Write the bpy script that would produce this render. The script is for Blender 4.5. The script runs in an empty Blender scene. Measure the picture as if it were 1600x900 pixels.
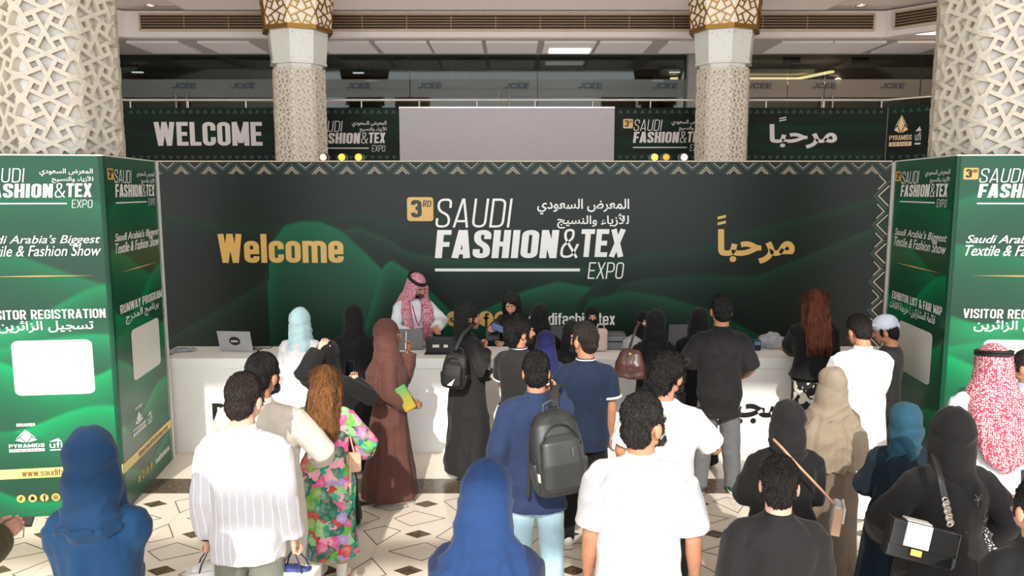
import bpy, bmesh, math, random
import numpy as np
from mathutils import Vector, Matrix, Euler

S = bpy.context.scene
COL = S.collection
rad = math.radians

# ---------------------------------------------------------------- camera
CAM_H, PITCH, FOC = 2.75, math.atan(152 / 1200), 1200.0
cd = bpy.data.cameras.new('camera'); cam = bpy.data.objects.new('camera', cd); COL.objects.link(cam)
cam.location = (0, 0, CAM_H); cam.rotation_euler = (math.pi / 2 - PITCH, 0, 0)
cd.sensor_width = 36.0; cd.lens = 36.0 * FOC / 1600.0; cd.clip_end = 200
S.camera = cam
# ---------------------------------------------------------------- light and exposure
wd = bpy.data.worlds.new('sky'); S.world = wd; wd.use_nodes = True
wd.node_tree.nodes['Background'].inputs[0].default_value = (0.93, 0.96, 1.0, 1)
wd.node_tree.nodes['Background'].inputs[1].default_value = 3.0
sl = bpy.data.lights.new('sun', 'SUN'); sl.energy = 3.4; sl.angle = rad(0.6); sl.color = (1.0, 0.95, 0.86)
sun = bpy.data.objects.new('sun', sl); COL.objects.link(sun)
SUN_AZ, SUN_EL = rad(4), rad(31.9)
sdir = Vector((math.sin(SUN_AZ) * math.cos(SUN_EL), math.cos(SUN_AZ) * math.cos(SUN_EL), -math.sin(SUN_EL)))
sun.rotation_euler = sdir.to_track_quat('-Z', 'Y').to_euler(); sun.location = (-2, -20, 14)
S.view_settings.view_transform = 'Standard'; S.view_settings.look = 'None'
S.view_settings.exposure = 0.28; S.view_settings.gamma = 1.0; S.view_settings.use_curve_mapping = False
def lamp(name, kind, loc, energy, color=(1, .95, .88), size=1.0, size_y=None, rot=(0, 0, 0)):
    l = bpy.data.lights.new(name, kind); l.energy = energy; l.color = color
    if kind == 'AREA':
        l.size = size
        if size_y: l.shape = 'RECTANGLE'; l.size_y = size_y
    else: l.shadow_soft_size = size
    o = bpy.data.objects.new(name, l); COL.objects.link(o); o.location = loc; o.rotation_euler = rot
    return o

# ---------------------------------------------------------------- pixel helpers (photo pixel -> point in the hall)
def ray(px, py):
    a = (px - 800) / FOC; b = (450 - py) / FOC
    return Vector((a, b * math.sin(PITCH) + math.cos(PITCH), b * math.cos(PITCH) - math.sin(PITCH)))
CP = Vector((0, 0, CAM_H))
def at_z(px, py, z):
    d = ray(px, py); return CP + d * ((z - CAM_H) / d.z)
def at_y(px, py, y):
    d = ray(px, py); return CP + d * (y / d.y)

# ---------------------------------------------------------------- colours and materials
def lin(c):
    return tuple(((v / 255) / 12.92) if v / 255 <= .04045 else (((v / 255) + .055) / 1.055) ** 2.4 for v in c)
MATS = {}
def nmat(name):
    m = bpy.data.materials.new(name); m.use_nodes = True
    return m, m.node_tree.nodes, m.node_tree.links, m.node_tree.nodes['Principled BSDF']
def mat(name, rgb, rough=.6, metal=0.0, noise=0.06, nscale=8, bump=0.0, bscale=60, spec=.5, emit=0, sheen=0.0, trans=0, alpha=1):
    """plain procedural material: colour broken up by noise, optional bump"""
    if name in MATS: return MATS[name]
    m, N, L, P = nmat(name); c = lin(rgb)
    tc = N.new('ShaderNodeTexCoord')
    nz = N.new('ShaderNodeTexNoise'); nz.inputs['Scale'].default_value = nscale; nz.inputs['Detail'].default_value = 4
    L.new(tc.outputs['Object'], nz.inputs['Vector'])
    cr = N.new('ShaderNodeValToRGB')
    cr.color_ramp.elements[0].position = .3; cr.color_ramp.elements[1].position = .7
    cr.color_ramp.elements[0].color = tuple(v * (1 - noise) for v in c) + (1,)
    cr.color_ramp.elements[1].color = tuple(min(1, v * (1 + noise)) for v in c) + (1,)
    L.new(nz.outputs['Fac'], cr.inputs[0]); L.new(cr.outputs[0], P.inputs['Base Color'])
    P.inputs['Roughness'].default_value = rough; P.inputs['Metallic'].default_value = metal
    P.inputs['Specular IOR Level'].default_value = spec
    if sheen: P.inputs['Sheen Weight'].default_value = sheen
    if trans: P.inputs['Transmission Weight'].default_value = trans
    if alpha < 1: P.inputs['Alpha'].default_value = alpha
    if emit:
        P.inputs['Emission Color'].default_value = c + (1,); P.inputs['Emission Strength'].default_value = emit
    if bump:
        b = N.new('ShaderNodeTexNoise'); b.inputs['Scale'].default_value = bscale; b.inputs['Detail'].default_value = 5
        L.new(tc.outputs['Object'], b.inputs['Vector'])
        bp = N.new('ShaderNodeBump'); bp.inputs['Strength'].default_value = bump; bp.inputs['Distance'].default_value = .01
        L.new(b.outputs['Fac'], bp.inputs['Height']); L.new(bp.outputs[0], P.inputs['Normal'])
    MATS[name] = m
    return m
def cloth(name, rgb, rough=.85, bump=.25, noise=.08):
    return mat('cloth_' + name, rgb, rough=rough, noise=noise, nscale=14, bump=bump, bscale=22, spec=.25, sheen=.08)
def art_mat(name, rough, spec=.3):
    """printed artwork: colour attribute of the print"""
    m, N, L, P = nmat(name)
    a = N.new('ShaderNodeVertexColor'); a.layer_name = 'print'
    nz = N.new('ShaderNodeTexNoise'); nz.inputs['Scale'].default_value = 180
    mx = N.new('ShaderNodeMixRGB'); mx.blend_type = 'MULTIPLY'; mx.inputs[0].default_value = .12
    L.new(a.outputs[0], mx.inputs[1]); L.new(nz.outputs['Fac'], mx.inputs[2])
    L.new(mx.outputs[0], P.inputs['Base Color']); P.inputs['Roughness'].default_value = rough
    P.inputs['Specular IOR Level'].default_value = spec
    return m

# ---------------------------------------------------------------- geometry helpers: everything is (V, F)
def cat(parts):
    V = []; F = []; n = 0
    for v, f in parts:
        v = np.asarray(v, float).reshape(-1, 3); V.append(v); F += [tuple(i + n for i in q) for q in f]; n += len(v)
    return np.vstack(V), F
def box(c, s, rz=0, bev=0):
    x, y, z = [v / 2 for v in s]
    V = np.array([(i * x, j * y, k * z) for k in (-1, 1) for j in (-1, 1) for i in (-1, 1)], float)
    F = [(0, 2, 3, 1), (4, 5, 7, 6), (0, 1, 5, 4), (2, 6, 7, 3), (0, 4, 6, 2), (1, 3, 7, 5)]
    if bev:
        bm = bmesh.new(); vs = [bm.verts.new(v) for v in V]; [bm.faces.new([vs[i] for i in f]) for f in F]
        bmesh.ops.bevel(bm, geom=bm.edges[:] + bm.verts[:], offset=bev, segments=3, affect='EDGES', profile=.5)
        bm.verts.index_update(); V = np.array([v.co[:] for v in bm.verts]); F = [tuple(v.index for v in f.verts) for f in bm.faces]; bm.free()
    if rz:
        ca, sa = math.cos(rz), math.sin(rz); V = V @ np.array([[ca, sa, 0], [-sa, ca, 0], [0, 0, 1]])
    return V + np.array(c), F
def bar(p, q, w, d, up=(0, 0, 1)):
    """box beam from p to q, w wide across, d deep along up"""
    p = Vector(p); q = Vector(q); a = (q - p).normalized(); u = Vector(up)
    s = a.cross(u)
    if s.length < 1e-5: s = a.cross(Vector((0, 1, 0)))
    s.normalize(); u = s.cross(a)
    V = [e + s * i * w / 2 + u * j * d / 2 for e in (p, q) for j in (-1, 1) for i in (-1, 1)]
    return np.array([v[:] for v in V]), [(0, 2, 3, 1), (4, 5, 7, 6), (0, 1, 5, 4), (2, 6, 7, 3), (0, 4, 6, 2), (1, 3, 7, 5)]
def rings_mesh(R, closed_ends=True):
    n = len(R[0]); V = np.vstack(R); F = []
    for k in range(len(R) - 1):
        for i in range(n):
            j = (i + 1) % n; F.append((k * n + i, k * n + j, (k + 1) * n + j, (k + 1) * n + i))
    if closed_ends:
        F.append(tuple(range(n - 1, -1, -1))); F.append(tuple(range((len(R) - 1) * n, len(R) * n)))
    return V, F
def loft(spec, n=36, p=2.3):
    """stack of super-elliptic rings (z, rx, ry, yo[, xo])"""
    a = np.linspace(0, 2 * math.pi, n, endpoint=False); c, s = np.cos(a), np.sin(a)
    R = []
    for q in spec:
        z, rx, ry, yo = q[:4]; xo = q[4] if len(q) > 4 else 0
        R.append(np.stack([xo + rx * np.sign(c) * np.abs(c) ** (2 / p), yo + ry * np.sign(s) * np.abs(s) ** (2 / p), np.full(n, z)], 1))
    return rings_mesh(R)
def tube(pts, radii, n=14, flat=1.0, caps=True):
    """tapered tube with rounded ends along points"""
    P = [Vector(q) for q in pts]; Rr = list(radii)
    if caps:
        d = (P[0] - P[1]).normalized(); e = (P[-1] - P[-2]).normalized(); r0, r1 = Rr[0], Rr[-1]
        P = [P[0] + d * r0 * .95, P[0] + d * r0 * .6] + P + [P[-1] + e * r1 * .6, P[-1] + e * r1 * .95]
        Rr = [r0 * .3, r0 * .8] + Rr + [r1 * .8, r1 * .3]
    R = []; side = None
    for i, p in enumerate(P):
        t = (P[min(i + 1, len(P) - 1)] - P[max(i - 1, 0)]).normalized()
        if side is None:
            side = t.cross(Vector((0, 0, 1))) if abs(t.z) < .9 else t.cross(Vector((0, 1, 0)))
        side = (side - t * side.dot(t)).normalized(); u = t.cross(side)
        R.append(np.array([(p + side * math.cos(a) * Rr[i] + u * math.sin(a) * Rr[i] * flat)[:] for a in np.linspace(0, 2 * math.pi, n, endpoint=False)]))
    return rings_mesh(R)
def ell(c, r, rot=None, n=20, m=12):
    R = []
    for k in range(m + 1):
        t = -math.pi / 2 + math.pi * (k + .02) / (m + .04); a = np.linspace(0, 2 * math.pi, n, endpoint=False)
        R.append(np.stack([np.cos(a) * math.cos(t), np.sin(a) * math.cos(t), np.full(n, math.sin(t))], 1))
    V, F = rings_mesh(R); V = V * np.array(r)
    if rot is not None: V = V @ np.array(Euler(rot).to_matrix()).T
    return V + np.array(c), F
def torus(c, R, r, rot=(0, 0, 0), n=36, m=8, sx=1, sy=1):
    a = np.linspace(0, 2 * math.pi, n, endpoint=False); V = []; F = []
    for i, t in enumerate(a):
        for j in range(m):
            b = 2 * math.pi * j / m
            V.append((sx * (R + r * math.cos(b)) * math.cos(t), sy * (R + r * math.cos(b)) * math.sin(t), r * math.sin(b)))
            F.append((i * m + j, ((i + 1) % n) * m + j, ((i + 1) % n) * m + (j + 1) % m, i * m + (j + 1) % m))
    V = np.array(V) @ np.array(Euler(rot).to_matrix()).T
    return V + np.array(c), F

_tmp = bpy.data.objects.new('remesher', bpy.data.meshes.new('remesher'))
def remesh(parts, vox=.01, smooth=3):
    """union of closed pieces as one continuous surface"""
    V, F = cat(parts)
    me = bpy.data.meshes.new('r'); me.from_pydata(V.tolist(), [], F)
    o = bpy.data.objects.new('r', me); COL.objects.link(o)
    md = o.modifiers.new('r', 'REMESH'); md.mode = 'VOXEL'; md.voxel_size = vox
    if smooth:
        sm = o.modifiers.new('s', 'SMOOTH'); sm.factor = .5; sm.iterations = smooth
    dg = bpy.context.evaluated_depsgraph_get(); e = o.evaluated_get(dg); m2 = e.to_mesh()
    n = len(m2.vertices); A = np.empty(n * 3); m2.vertices.foreach_get('co', A); A = A.reshape(-1, 3)
    nl = len(m2.loops); li = np.empty(nl, np.int32); m2.loops.foreach_get('vertex_index', li)
    ls = np.empty(len(m2.polygons), np.int32); m2.polygons.foreach_get('loop_start', ls)
    lt = np.empty(len(m2.polygons), np.int32); m2.polygons.foreach_get('loop_total', lt)
    li = li.tolist(); Fo = [tuple(li[a:a + b]) for a, b in zip(ls.tolist(), lt.tolist())]
    e.to_mesh_clear(); bpy.data.objects.remove(o); bpy.data.meshes.remove(me)
    return A, Fo
def normals(V, F):
    me = bpy.data.meshes.new('n'); me.from_pydata(V.tolist(), [], F); me.update()
    A = np.empty(len(V) * 3); me.vertex_normals.foreach_get('vector', A); bpy.data.meshes.remove(me)
    return A.reshape(-1, 3)
_rng = np.random.RandomState(7); _lat = _rng.rand(32, 32, 32)
def vnoise(X):
    X = np.asarray(X); i = np.floor(X).astype(int); f = X - i; f = f * f * (3 - 2 * f); r = 0
    for dx in (0, 1):
        for dy in (0, 1):
            for dz in (0, 1):
                w = (f[:, 0] if dx else 1 - f[:, 0]) * (f[:, 1] if dy else 1 - f[:, 1]) * (f[:, 2] if dz else 1 - f[:, 2])
                r = r + w * _lat[(i[:, 0] + dx) % 32, (i[:, 1] + dy) % 32, (i[:, 2] + dz) % 32]
    return r * 2 - 1
def sstep(a, b, x):
    t = np.clip((x - a) / (b - a), 0, 1); return t * t * (3 - 2 * t)

def obj(name, V, F, m, parent=None, smooth=False, mats=None, midx=None):
    me = bpy.data.meshes.new(name); V = np.asarray(V, float)
    me.from_pydata(V.tolist(), [], [tuple(f) for f in F])
    for q in (mats or [m]): me.materials.append(q)
    if midx is not None: me.polygons.foreach_set('material_index', np.asarray(midx, np.int32))
    if smooth: me.polygons.foreach_set('use_smooth', np.ones(len(me.polygons), bool))
    me.update()
    o = bpy.data.objects.new(name, me); COL.objects.link(o)
    if parent: o.parent = parent
    return o
def tag(o, label, category, group=None, kind=None):
    o['label'] = label; o['category'] = category
    if group: o['group'] = group
    if kind: o['kind'] = kind
    return o
def thing(name, label, category, loc=(0, 0, 0), rz=0, group=None):
    o = bpy.data.objects.new(name, None); COL.objects.link(o); o.location = loc; o.rotation_euler = (0, 0, rz)
    o.empty_display_size = .1
    return tag(o, label, category, group)
def struct(name, V, F, m, **k):
    o = obj(name, V, F, m, **k); o['kind'] = 'structure'; return o
def dup(root, loc, rz, label=None, group=None):
    r = root.copy(); COL.objects.link(r); r.location = loc; r.rotation_euler = (0, 0, rz)
    if label: r['label'] = label
    if group: r['group'] = group
    for ch in list(root.children):
        c = ch.copy(); COL.objects.link(c); c.parent = r
        for g in list(ch.children):
            d = g.copy(); COL.objects.link(d); d.parent = c
    return r

# ---------------------------------------------------------------- lettering: condensed stroke alphabet, 1 unit high
def fillet(pts, closed):
    out = []; n = len(pts)
    for i, p in enumerate(pts):
        r = p[2] if len(p) > 2 else 0; P = Vector(p[:2])
        if r <= 0 or (not closed and i in (0, n - 1)): out.append(P); continue
        A = Vector(pts[i - 1][:2]); B = Vector(pts[(i + 1) % n][:2]); a = A - P; b = B - P
        r = min(r, a.length * .499, b.length * .499); a = P + a.normalized() * r; b = P + b.normalized() * r
        for k in range(7):
            t = k / 6; out.append(a * (1 - t) ** 2 * .9 + P * (2 * t * (1 - t)) * 1.0 + b * t * t * .9 + (a * (1 - t) ** 2 + b * t * t) * .1)
    return out
def stroke(pts, t, closed=False):
    P = fillet(pts, closed); n = len(P); V = []; F = []
    for i in range(n):
        if closed: a, b = P[i - 1], P[(i + 1) % n]
        else: a, b = P[max(i - 1, 0)], P[min(i + 1, n - 1)]
        d1 = (P[i] - a); d2 = (b - P[i])
        if d1.length < 1e-9: d1 = d2
        if d2.length < 1e-9: d2 = d1
        d1.normalize(); d2.normalize(); n1 = Vector((-d1.y, d1.x)); n2 = Vector((-d2.y, d2.x)); m = n1 + n2
        m = n1 if m.length < .3 else m.normalized(); k = 1 / max(.45, m.dot(n1))
        V += [(*(P[i] + m * t / 2 * k), 0), (*(P[i] - m * t / 2 * k), 0)]
    for i in range(n if closed else n - 1):
        j = (i + 1) % n; F.append((2 * i, 2 * i + 1, 2 * j + 1, 2 * j))
    return V, F
def glyph(ch, w, t):
    h = t / 2; l, r, b, T, m = h, w - h, h, 1 - h, .5; R = (w - t) * .62 + .02; x = .76; X = x - h
    C = w / 2; G = {
     'I': (t, [[(h, 0), (h, 1)]]), 'l': (t, [[(h, 0), (h, 1)]]), 'i': (t, [[(h, 0), (h, x)], [(h, .86), (h, 1)]]),
     'L': (w * .85, [[(l, 1), (l, b), (w * .85, b)]]), 'E': (w * .88, [[(w * .88, T), (l, T), (l, b), (w * .88, b)], [(l, m), (w * .8, m)]]),
     'F': (w * .84, [[(w * .84, T), (l, T), (l, 0)], [(l, .49), (w * .78, .49)]]), 'T': (w * .95, [[(0, T), (w * .95, T)], [(w * .475, 0), (w * .475, 1)]]),
     'H': (w, [[(l, 0), (l, 1)], [(r, 0), (r, 1)], [(l, m), (r, m)]]), 'N': (w, [[(l, 0), (l, 1)], [(r, 0), (r, 1)], [(l, 1 - h * .4), (r, h * .4)]]),
     'M': (w * 1.3, [[(l, 0), (l, 1)], [(w * 1.3 - h, 0), (w * 1.3 - h, 1)], [(l, 1), (w * .65, .12)], [(w * 1.3 - h, 1), (w * .65, .12)]]),
     'U': (w, [[(l, 1), (l, b, R), (r, b, R), (r, 1)]]), 'C': (w, [[(r, .64), (r, T, R), (l, T, R), (l, b, R), (r, b, R), (r, .36)]]),
     'G': (w, [[(r, .66), (r, T, R), (l, T, R), (l, b, R), (r, b, R), (r, .47), (w * .5, .47)]]),
     'S': (w, [[(r, .68), (r, T, R), (l, T, R), (l, .6, R * .8), (r, .4, R * .8), (r, b, R), (l, b, R), (l, .32)]]),
     'P': (w, [[(l, 0), (l, T), (r, T, R), (r, .43, R), (l, .43)]]), 'R': (w, [[(l, 0), (l, T), (r, T, R), (r, .47, R), (l, .47)], [(w * .5, .47), (r, 0)]]),
     'B': (w, [[(l, 0), (l, T), (r * .97, T, R), (r * .97, .52, R), (l, .52)], [(l, .52), (r, .52, R), (r, b, R), (l, b)]]),
     'A': (w * 1.08, [[(h * .95, 0), (w * .54 - h * .3, 1)], [(w * 1.08 - h * .95, 0), (w * .54 + h * .3, 1)], [(w * .25, .22), (w * .83, .22)]]),
     'V': (w * 1.05, [[(h * .95, 1), (w * .525 - h * .2, 0)], [(w * 1.05 - h * .95, 1), (w * .525 + h * .2, 0)]]),
     'W': (w * 1.6, [[(h, 1), (w * .46, 0)], [(w * .46, 0), (w * .8, 1)], [(w * .8, 1), (w * 1.14, 0)], [(w * 1.14, 0), (w * 1.6 - h, 1)]]),
     'w': (w * 1.45, [[(h, x), (w * .42, 0)], [(w * .42, 0), (w * .725, x)], [(w * .725, x), (w * 1.03, 0)], [(w * 1.03, 0), (w * 1.45 - h, x)]]),
     'X': (w * 1.05, [[(h, 0), (w * 1.05 - h, 1)], [(h, 1), (w * 1.05 - h, 0)]]), 'x': (w * .95, [[(h, 0), (w * .95 - h, x)], [(h, x), (w * .95 - h, 0)]]),
     'Y': (w, [[(h, 1), (C, .42)], [(w - h, 1), (C, .42)], [(C, .46), (C, 0)]]), 'K': (w, [[(l, 0), (l, 1)], [(l, .35), (r, 1)], [(w * .42, .52), (r, 0)]]),
     'J': (w * .8, [[(w * .8 - h, 1), (w * .8 - h, b, R), (l, b, R), (l, .28)]]),
     '&': (w * 1.25, [[(w * 1.25 - h * .3, 0), (w * .22, .7, .1), (w * .22, T, w * .3), (w * .78, T, w * .3), (w * .78, .68, .1), (l, .4, .14), (l, b, w * .35), (w * .85, b, w * .4), (w * 1.2, .48)]]),
     '3': (w, [[(l, .72), (l, T, R), (r, T, R), (r, .53, R), (w * .42, .53)], [(w * .42, .53), (r, .53, R), (r, b, R), (l, b, R), (l, .28)]]),
     'e': (w, [[(t * .8, x * .5), (r, x * .5)], [(r, x * .5 - h), (r, X, R), (l, X, R), (l, b, R), (r, b, R), (r, x * .3)]]),
     'c': (w, [[(r, x * .62), (r, X, R), (l, X, R), (l, b, R), (r, b, R), (r, x * .38)]]),
     'u': (w, [[(l, x), (l, b, R), (r, b, R)], [(r, x), (r, 0)]]), 'n': (w, [[(l, 0), (l, x)], [(l, X), (r, X, R), (r, 0)]]),
     'h': (w, [[(l, 0), (l, 1)], [(l, X), (r, X, R), (r, 0)]]), 'm': (w * 1.6, [[(l, 0), (l, x)], [(l, X), (w * .8, X, R), (w * .8, 0)], [(w * .8, X), (w * 1.6 - h, X, R), (w * 1.6 - h, 0)]]),
     's': (w * .92, [[(w * .92 - h, x * .68), (w * .92 - h, X, R), (l, X, R), (l, x * .6, R * .8), (w * .92 - h, x * .4, R * .8), (w * .92 - h, b, R), (l, b, R), (l, x * .32)]]),
     'a': (w, [[(l, x * .7), (l, X, R), (r, X, R), (r, 0)], [(r, x * .55), (l, x * .55, R), (l, b, R), (r, b)]]),
     'f': (w * .62, [[(w * .62, T), (w * .3, T, R), (w * .3, 0)], [(0, x - h), (w * .62, x - h)]]),
     't': (w * .62, [[(w * .3, 1), (w * .3, b, R), (w * .62, b)], [(0, x - h), (w * .62, x - h)]]),
     '.': (t, [[(h, 0), (h, t)]]), '/': (w * .7, [[(h, -.05), (w * .7 - h, 1.05)]]), ' ': (w * .45, []), "'": (t, [[(h, .75), (h, 1)]]),
    }
    if ch in 'OoDd':
        if ch == 'O': return w, [stroke([(l, b, R), (r, b, R), (r, T, R), (l, T, R)], t, True)]
        if ch == 'o': return w, [stroke([(l, b, R), (r, b, R), (r, X, R), (l, X, R)], t, True)]
        if ch == 'D': return w, [stroke([(l, b), (r, b, R), (r, T, R), (l, T)], t, True)]
        return w, [stroke([(l, b, R), (r, b), (r, X), (l, X, R)], t, True), stroke([(r, 0), (r, 1)], t)]
    ww, ps = G.get(ch, G['I'])
    return ww, [stroke(p, t) for p in ps]
def run(s, w=.42, t=.15, gap=.06, slant=0.0):
    x = 0; P = []
    for ch in s:
        ww, st = glyph(ch, w, t)
        for v, f in st: P.append((np.array(v) + np.array((x, 0, .0004 * (len(P) % 5))), f))
        x += ww + gap
    V, F = cat(P); V[:, 0] -= V[:, 0].min(); V[:, 0] += V[:, 1] * slant
    return V, F
# Arabic: joined letter forms set right to left with the built-in font
AR = {'ا': (0xFE8D, 2), 'أ': (0xFE83, 2), 'ب': (0xFE8F, 4), 'ة': (0xFE93, 2), 'ت': (0xFE95, 4), 'ج': (0xFE9D, 4), 'ح': (0xFEA1, 4), 'خ': (0xFEA5, 4),
      'د': (0xFEA9, 2), 'ر': (0xFEAD, 2), 'ز': (0xFEAF, 2), 'س': (0xFEB1, 4), 'ش': (0xFEB5, 4), 'ض': (0xFEBD, 4), 'ط': (0xFEC1, 4), 'ع': (0xFEC9, 4),
      'ق': (0xFED5, 4), 'ك': (0xFED9, 4), 'ل': (0xFEDD, 4), 'م': (0xFEE1, 4), 'ن': (0xFEE5, 4), 'و': (0xFEED, 2), 'ي': (0xFEF1, 4), 'ئ': (0xFE89, 4), 'ء': (0xFE80, 1), '^': (0xFEF7, 2)}
def shape_ar(s):
    s = s.replace('لأ', '^'); out = []
    for i, c in enumerate(s):
        if c not in AR: out.append(c); continue
        b, k = AR[c]; pv = i > 0 and s[i - 1] in AR and AR[s[i - 1]][1] == 4 and k > 1; nx = k == 4 and i + 1 < len(s) and s[i + 1] in AR and AR[s[i + 1]][1] > 1
        out.append(chr(b + (3 if pv and nx else 2 if nx else 1 if pv else 0)))
    return ''.join(reversed(out))
def font_text(s, bold=0.0, shear=0.0, spread=0.0):
    cu = bpy.data.curves.new('t', 'FONT'); cu.body = s; cu.size = 1; cu.offset = bold; cu.shear = shear; cu.resolution_u = 6
    o = bpy.data.objects.new('t', cu); COL.objects.link(o)
    me = o.evaluated_get(bpy.context.evaluated_depsgraph_get()).to_mesh()
    V = np.array([v.co[:] for v in me.vertices]); F = [tuple(p.vertices) for p in me.polygons]
    o.evaluated_get(bpy.context.evaluated_depsgraph_get()).to_mesh_clear(); bpy.data.objects.remove(o); bpy.data.curves.remove(cu)
    par = list(range(len(V)))
    def root(i):
        while par[i] != i: par[i] = par[par[i]]; i = par[i]
        return i
    for f in F:
        for k in f[1:]: par[root(k)] = root(f[0])
    ids = {}; lv = [.0004 * (ids.setdefault(root(i), len(ids)) % 4) for i in range(len(V))]; V[:, 2] += np.array(lv)
    if spread:
        V, F = cat([(V + np.array((d * spread, 0, .0015 * (d + 1))), F) for d in (-1, 0, 1)])
    return V, F
def arabic(s, bold=.012, spread=0.0): return font_text(shape_ar(s), bold, 0, spread)
def fit(VF, x0, x1, y0, y1):
    V, F = VF; V = V.copy(); a, b = V[:, 0].min(), V[:, 0].max(); c, d = V[:, 1].min(), V[:, 1].max()
    V[:, 0] = x0 + (V[:, 0] - a) / (b - a) * (x1 - x0); V[:, 1] = y0 + (V[:, 1] - c) / (d - c) * (y1 - y0)
    return V, F
def rrect(x0, x1, y0, y1, r=.0, n=5):
    P = []
    for cx, cy, a0 in ((x1 - r, y1 - r, 0), (x0 + r, y1 - r, 90), (x0 + r, y0 + r, 180), (x1 - r, y0 + r, 270)):
        for k in range(n + 1):
            a = rad(a0 + 90 * k / n); P.append((cx + r * math.cos(a), cy + r * math.sin(a), 0))
    return np.array(P), [tuple(range(len(P)))]
def disc(x, y, r, n=28):
    a = np.linspace(0, 2 * math.pi, n, endpoint=False)
    return np.stack([x + r * np.cos(a), y + r * np.sin(a), 0 * a], 1), [tuple(range(n))]
def poly(*p): return np.array([(x, y, 0) for x, y in p]), [tuple(range(len(p)))]

class Face:
    """a flat upright printed face: o = lower-left corner, r = direction to the right, seen from the n side"""
    def __init__(s, o, r, width, height):
        s.o = Vector(o); s.r = Vector(r).normalized(); s.w = width; s.h = height; s.n = s.r.cross(Vector((0, 0, 1)))
    def uv(s, px, py):
        d = ray(px, py); t = (s.o - CP).dot(s.n) / d.dot(s.n); p = CP + d * t - s.o
        return p.dot(s.r), p.z
    def map(s, V, off=0.0):
        V = np.asarray(V); return np.array(s.o) + V[:, :1] * np.array(s.r) + V[:, 1:2] * np.array((0, 0, 1)) + (off + V[:, 2:3]) * np.array(s.n)
    def put(s, name, VF, m, parent, off=.003):
        return obj(name, s.map(VF[0], off), VF[1], m, parent)
    def pbox(s, x0, y0, x1, y1):
        a = s.uv(x0, y1); b = s.uv(x1, y0); return a[0], b[0], a[1], b[1]
    def art(s, name, fn, m, parent, nu, nv, thick=.05, edge=(.6, .6, .58)):
        """panel with thickness whose front carries the print; fn(u, v) -> sRGB rows"""
        u = np.linspace(0, s.w, nu); v = np.linspace(0, s.h, nv); U, W = np.meshgrid(u, v); U = U.ravel(); W = W.ravel()
        V = np.stack([U, W, 0 * U], 1); F = [(j * nu + i, j * nu + i + 1, (j + 1) * nu + i + 1, (j + 1) * nu + i) for j in range(nv - 1) for i in range(nu - 1)]
        A = s.map(V); c = fn(U, W); c = np.clip(c / 255., 0, 1); c = np.where(c <= .04045, c / 12.92, ((c + .055) / 1.055) ** 2.4)
        B, G = cat([(A, F), (s.map(np.array([(0, 0, -thick), (s.w, 0, -thick), (s.w, s.h, -thick), (0, s.h, -thick), (0, 0, 0), (s.w, 0, 0), (s.w, s.h, 0), (0, s.h, 0)])),
                     [(3, 2, 1, 0), (0, 1, 5, 4), (1, 2, 6, 5), (2, 3, 7, 6), (3, 0, 4, 7)])])
        o = obj(name, B, G, m, parent); ca = o.data.color_attributes.new('print', 'FLOAT_COLOR', 'POINT')
        full = np.ones((len(B), 4)); full[:len(c), :3] = c; full[len(c):, :3] = edge; ca.data.foreach_set('color', full.ravel())
        return o
# ================================================================ THE HALL
WHITE_PAINT = mat('white_paint', (226, 220, 214), .6, noise=.02)
CEIL = mat('ceiling_paint', (205, 196, 190), .7, noise=.02)
BLACK = mat('black_plastic', (22, 22, 23), .4)
STEEL = mat('brushed_steel', (190, 182, 172), .3, metal=1.0)
GOLD = mat('gold_print', (214, 172, 92), .4, noise=.03)
PRINTW = mat('white_print', (232, 232, 228), .5, noise=.02)

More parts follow.
